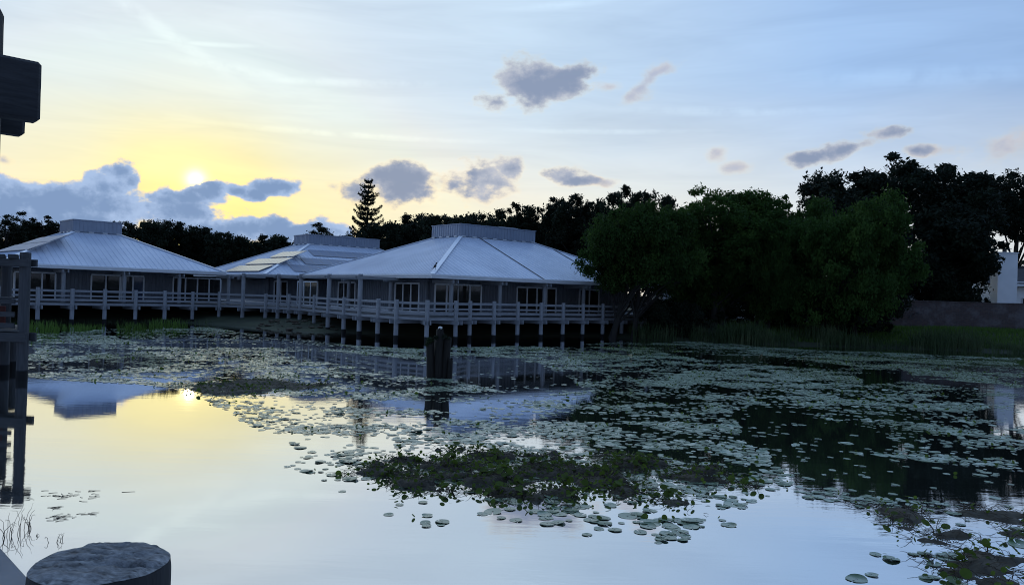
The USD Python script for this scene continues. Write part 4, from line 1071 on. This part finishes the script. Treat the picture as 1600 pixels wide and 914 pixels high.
def standing(x, y, r, h, g):
    tl = g.uniform(.2, 1.2); th = g.uniform(0, 6.28)
    a = np.array([math.cos(th) * math.cos(tl), math.sin(th) * math.cos(tl), math.sin(tl)]); b_ = np.array([-math.sin(th), math.cos(th), 0])
    n = 9; ang = np.arange(n) / n * 2 * np.pi
    cup = .12 * r
    v = [np.array([x, y, h])] + [np.array([x, y, h]) + a * r * math.cos(t) + b_ * r * math.sin(t) + np.cross(a, b_) * cup * (1 if i % 2 else .6) for i, t in enumerate(ang)]
    v = np.array(v); v[:, 2] = np.maximum(v[:, 2], .004)
    return v, np.array([[0, 1 + i, 1 + (i + 1) % n] for i in range(n)])


mb = MB(); g = np.random.default_rng(8)
for k in ri:
    mb.add(*standing(LX[k] + g.normal(0, .1), LY[k] + g.normal(0, .1), LR[k] * g.uniform(.25, .6), g.uniform(.01, .045), g))
tag(mb.build('raised_leaves', M['upright'], None), 'small curled leaves sticking up among the lily pads', 'water plants', kind='stuff')

# ------------------------------------------------------------------ banks of dead stems and mud afloat, with leafy plants on them
MATS = [
    ('long floating bank of brown dead stems in the middle of the near pond', [(560, 738), (640, 715), (740, 702), (860, 708), (1010, 712), (1060, 722), (1150, 740), (1165, 757), (1080, 765), (1050, 790), (950, 772), (860, 790), (780, 782), (700, 772), (610, 762)], .30, 40),
    ('dark leafy floating bank below the sunset reflection at the left', [(268, 602), (330, 597), (420, 592), (480, 598), (540, 600), (520, 608), (440, 612), (350, 620), (300, 612)], .15, 8),
    ('muddy floating strip reaching the right edge, furthest of the muddy ones', [(1503, 792), (1560, 796), (1610, 804), (1610, 822), (1540, 812), (1510, 803)], .12, 1),
    ('muddy floating bank in the lower right, second from the right edge', [(1420, 826), (1480, 818), (1530, 834), (1550, 846), (1480, 852), (1440, 840)], .14, 1),
    ('largest muddy floating bank in the lower right corner', [(1465, 868), (1520, 862), (1560, 873), (1610, 866), (1610, 920), (1500, 920), (1455, 892)], .14, 3),
    ('small muddy floating lump at the right edge above the largest muddy bank', [(1560, 831), (1610, 822), (1610, 842), (1580, 842)], .10, 1),
    ('thin dark raft of stems among the pads left of the muddy banks', [(1345, 790), (1430, 796), (1480, 815), (1440, 824), (1380, 812)], .10, 2),
]
PLANT = ['small upright leafed water plant on the long brown floating bank', 'small upright leafed water plant on the bank below the sunset reflection', 'small upright leafed water plant on the furthest muddy strip at the right edge',
         'small upright leafed water plant on the muddy bank second from the right edge', 'small upright leafed water plant on the largest muddy bank, lower right corner', 'single upright leafed water plant on the small muddy lump at the right edge',
         'upright leafed water plant on the thin raft among the pads']
STEMS = 'floating bank of weed and mud'
g = np.random.default_rng(41)
spots = []
for im, (lb, poly, hgt, nplants) in enumerate(MATS):
    wp = np.array([on_level(*q)[:2] for q in poly]); P_ = shapely.Polygon(wp).buffer(0)
    c = wp.mean(0)
    x0, y0, x1, y1 = P_.bounds; st = .07 if y0 < 14 else .12
    X, Y = np.meshgrid(np.arange(x0 - .3, x1 + .3, st), np.arange(y0 - .3, y1 + .3, st), indexing='ij')
    d = shapely.distance(P_.boundary, shapely.points(X, Y)) * np.where(shapely.contains_xy(P_, X, Y), 1, -1)
    q = np.stack([X, Y, 0 * X], -1)
    z = np.minimum(.10, d * .22) + (fbm(q * [2.0, 3.0, 1], 5, 3) - (.585 if im > 1 else .668) - .05 * np.clip((X - c[0]) / 2, -1, 1) * (im < 2)) * hgt * 1.9 - .008
    z = np.minimum(z, .09) + (fbm(q * 9, 3, 5) - .5) * .04
    ni_, nj_ = X.shape
    a_, b_ = np.meshgrid(np.arange(ni_ - 1), np.arange(nj_ - 1), indexing='ij'); k_ = (a_ * nj_ + b_).ravel()
    f = np.stack([k_, k_ + nj_, k_ + nj_ + 1, k_ + 1], 1)
    zz = z.ravel(); f = f[zz[f].max(1) > -.004]
    t = thing('floating_bank', lb, 'weed bank', (c[0], c[1], 0), group=STEMS)
    keep, f = np.unique(f, return_inverse=True); f = f.reshape(-1, 4)
    part('mud', (np.stack([X.ravel() - c[0], Y.ravel() - c[1], np.maximum(zz, -.03)], 1)[keep], f), M['mud'], t, True)
    nt = int(P_.area * (110 if y0 < 14 else 30)); tw = MB()
    ok = np.argwhere(z > -.045)
    for _ in range(nt):
        i, j = ok[g.integers(len(ok))]
        p = np.array([X[i, j], Y[i, j], max(z[i, j], 0) + .01]) - [c[0], c[1], 0] + [g.normal(0, .05), g.normal(0, .05), 0]
        th = g.uniform(0, 6.28); l = g.uniform(.08, .3)
        e_ = np.array([math.cos(th) * l, math.sin(th) * l, g.uniform(-.02, .08)])
        tw.tube([p, p + e_ * .5 + [0, 0, .02], p + e_], [.005, .004, .002], 3, False)
    tag(tw.build('dead_stems', M['twig'], t), kind='stuff')
    lv = MB()
    for _ in range(int(nt * (.8 if im < 2 else .22))):
        i, j = ok[g.integers(len(ok))]
        v, f_ = standing(X[i, j] - c[0] + g.normal(0, .22), Y[i, j] - c[1] + g.normal(0, .2), g.uniform(.018, .045), max(z[i, j], 0) + g.uniform(.01, .06), g)
        lv.add(v, f_)
    tag(lv.build('small_leaves', M['upright'], t), kind='stuff')
    for _ in range(nplants):
        i, j = ok[g.integers(len(ok))]
        spots.append((X[i, j], Y[i, j], max(z[i, j], 0), im))
for (x, y, z, im) in spots:
    t = thing('leafy_water_plant', PLANT[im], 'water plant', (x, y, z), g.uniform(0, 360), f'leafy plants on floating bank {im + 1}')
    for _ in range(int(g.integers(4, 9))):
        th = g.uniform(0, 6.28); l = g.uniform(.04, .2); h = g.uniform(.04, .15); e_ = np.array([math.cos(th) * l, math.sin(th) * l, h])
        v, f_ = standing(e_[0], e_[1], g.uniform(.035, .075), h, g)
        lf = part('leaf', (v, f_), M['upright'], t, True)
        MB().tube([(0, 0, -.03), e_ * .5 + [0, 0, .03], e_], [.006, .005, .004], 4, False).build('stem', M['twig'], lf)

# dry stems poking out of the open water at the lower left
for (px, py, n, hh, lb) in ((8, 838, 7, .42, 'dry stems standing in the water at the left edge, tallest of the dry stems'), (28, 832, 5, .34, 'dry stems in the water beside the tallest ones'), (48, 826, 6, .30, 'curled dry stems in the water, third group from the left edge'),
                        (92, 846, 6, .17, 'forked dry stems in the water just above the cut post'), (62, 836, 3, .08, 'two tiny dry stems in the water left of the forked ones')):
    p = on_level(px, py)
    t = thing('dry_stems', lb, 'water plant', p)
    for k in range(n):
        th = g.uniform(0, 6.28); l = hh * g.uniform(.5, 1.1); s = np.linspace(0, 1, 7); w = g.uniform(.1, .5)
        q = np.stack([np.cos(th) * w * l * s ** 1.6 + g.normal(0, .05), np.sin(th) * w * l * s ** 1.6 + g.normal(0, .05), l * (s - (.45 * s ** 4 if g.random() < .5 else 0)) - .02], 1) + g.normal(0, .012, (7, 3)) * s[:, None]
        MB().tube(q, np.linspace(.0045, .002, 7), 4, False).build('stem', M['twig'], t)
for (px, py, r) in ((118, 774, .5), (88, 811, .25), (85, 794, .12), (125, 803, .12)):
    p = on_level(px, py)
    o = thing('drifting_stems', {118: 'largest drifting wisp of dead stems on the open water at the left', 88: 'drifting wisp of stems on the open water beside the dry stems', 85: 'small drifting stem fragment on the open water above the dry stems', 125: 'tiny drifting stem fragment furthest right of the dry stems'}[px], 'plant debris', p)
    for _ in range(int(60 * r)):
        q = np.array([g.normal(0, r * .7), g.normal(0, r * .35), .004]); th = g.normal(.3, .5); l = g.uniform(.05, .2)
        MB().tube([q, q + [math.cos(th) * l, math.sin(th) * l, .004]], [.004, .002], 3, False).build('stem', M['twig'], o)

# ------------------------------------------------------------------ reeds and grass on the banks
def blades(rng, x, y, z, h, w, bend=.35):
    n = len(x); th = rng.uniform(0, 2 * np.pi, n); dx, dy = np.cos(th), np.sin(th); be = rng.uniform(0, bend, n) * h
    out = []
    for s, k in ((0, 1), (.45, .8), (.8, .5)):
        ox, oy, oz = x + dx * be * s ** 2, y + dy * be * s ** 2, z + h * s * (1 - .15 * s * be / h)
        out += [np.stack([ox - dy * w * k, oy + dx * w * k, oz], 1), np.stack([ox + dy * w * k, oy - dx * w * k, oz], 1)]
    out.append(np.stack([x + dx * be, y + dy * be, z + h * (1 - .15 * be / h)], 1))
    v = np.stack(out, 1).reshape(-1, 3); k = np.arange(n)[:, None] * 7
    return v, np.vstack([k + [0, 1, 3], k + [0, 3, 2], k + [2, 3, 5], k + [2, 5, 4], k + [4, 5, 6]])


def scatter(n, x0, x1, y0, y1, lo, hi):
    x, y = rng.uniform(x0, x1, n), rng.uniform(y0, y1, n); d = shore(x, y); k = (d > lo) & (d < hi)
    return x[k], y[k]


x, y = scatter(60000, 10, 60, 55, 74, -.5, 2.6)
k = fbm(np.stack([x * .5, y * .5, 0 * x], 1), 3, 2) > .42
x, y = x[k], y[k]
tag(part('bank_reeds', blades(rng, x, y, np.maximum(ground_z(x, y), -.1), rng.uniform(.4, 1.0, len(x)) * (.4 + 1.5 * np.clip((fbm(np.stack([x * .35, y * .35, 0 * x + 3], 1), 3, 6) - .3) / .35, 0, 1)), .02, .6), M['reed'], None), 'dark reeds and rank grass along the right shore', 'reeds', kind='stuff')
x, y = scatter(60000, 18, 64, 59, 75, 1.0, 14)
tag(part('bank_grass', blades(rng, x, y, ground_z(x, y), rng.uniform(.12, .4, len(x)), .02), M['grass'], None), 'dark grass on the right bank below the brick wall', 'grass', kind='stuff')
for (px, py, y_, n, r, h, lb, mt) in ((1152, 536, 61.8, 520, 1.7, 2.0, 'tall pale reed clump on the shore in front of the green trees', 'reed'), (1268, 534, 62, 300, 1.5, 1.4, 'shorter reed clump right of the tall pale one', 'reed'), (1385, 530, 62.5, 260, 1.2, 1.9, 'upright reed clump below the left end of the brick wall', 'reed'),
                            (1440, 540, 61.5, 300, 1.3, 1.2, 'leaning reed clump on the shore below the brick wall', 'reed'), (212, 517, 59, 420, 1.4, .75, 'bright grass tuft at the water in front of the left pavilion', 'grass'), (262, 512, 61.5, 420, 1.5, .85, 'taller grass tuft in front of the left pavilion, nearer the middle', 'grass'),
                            (60, 520, 55, 400, 1.3, .9, 'grass tuft at the water beside the overlook posts', 'grass'), (128, 514, 57.5, 400, 1.6, .5, 'low grass tuft between the two others before the left pavilion', 'grass')):
    n = n if mt == 'reed' else n // 2; p = on_level(px, py); a = rng.uniform(0, 6.28, n); q = r * rng.uniform(0, 1, n) ** .7
    x, y = q * np.cos(a), q * np.sin(a) * .6
    t = thing('reed_clump' if mt == 'reed' else 'grass_tuft', lb, 'reeds' if mt == 'reed' else 'grass tuft', (p[0], p[1], 0))
    part('blades', blades(rng, x, y, 0 * x - .05, h * rng.uniform(.5, 1.1, n), .02, .6), M[mt], t)
x, y = scatter(2600, -50, -26, 52, 70, -.9, 1.0)
tag(part('left_bank_grass', blades(rng, x, y, np.maximum(ground_z(x, y), -.05), rng.uniform(.12, .4, len(x)), .02), M['reed'], None), 'low green growth along the water in front of the left pavilion', 'grass', kind='stuff')
# loose stones and clods on the mud below the walk between the pavilions
for k in range(46):
    px = g.uniform(385, 535); x_, y_ = at_px(px, g.uniform(60.2, 66))
    if shore(np.array([x_]), np.array([y_]))[0] < -.3:
        continue
    m = trimesh.creation.icosphere(1, 1.0); m.vertices *= (1 + .35 * (noise(m.vertices * 1.7 + k, 3)[:, None] - .5) * 2); m.vertices *= g.uniform(.06, .2) * np.array([1.5, 1, .5])
    o = part('rock', m, M['twig'], None); UsdGeom.Xformable(o).AddTranslateOp().Set(Gf.Vec3d(float(x_), float(y_), float(max(ground_z([x_], [y_])[0], 0)) + .05))
    tag(o, 'rough dark stone on the mud under the walk between the pavilions', 'stone', 'stones under the walk')
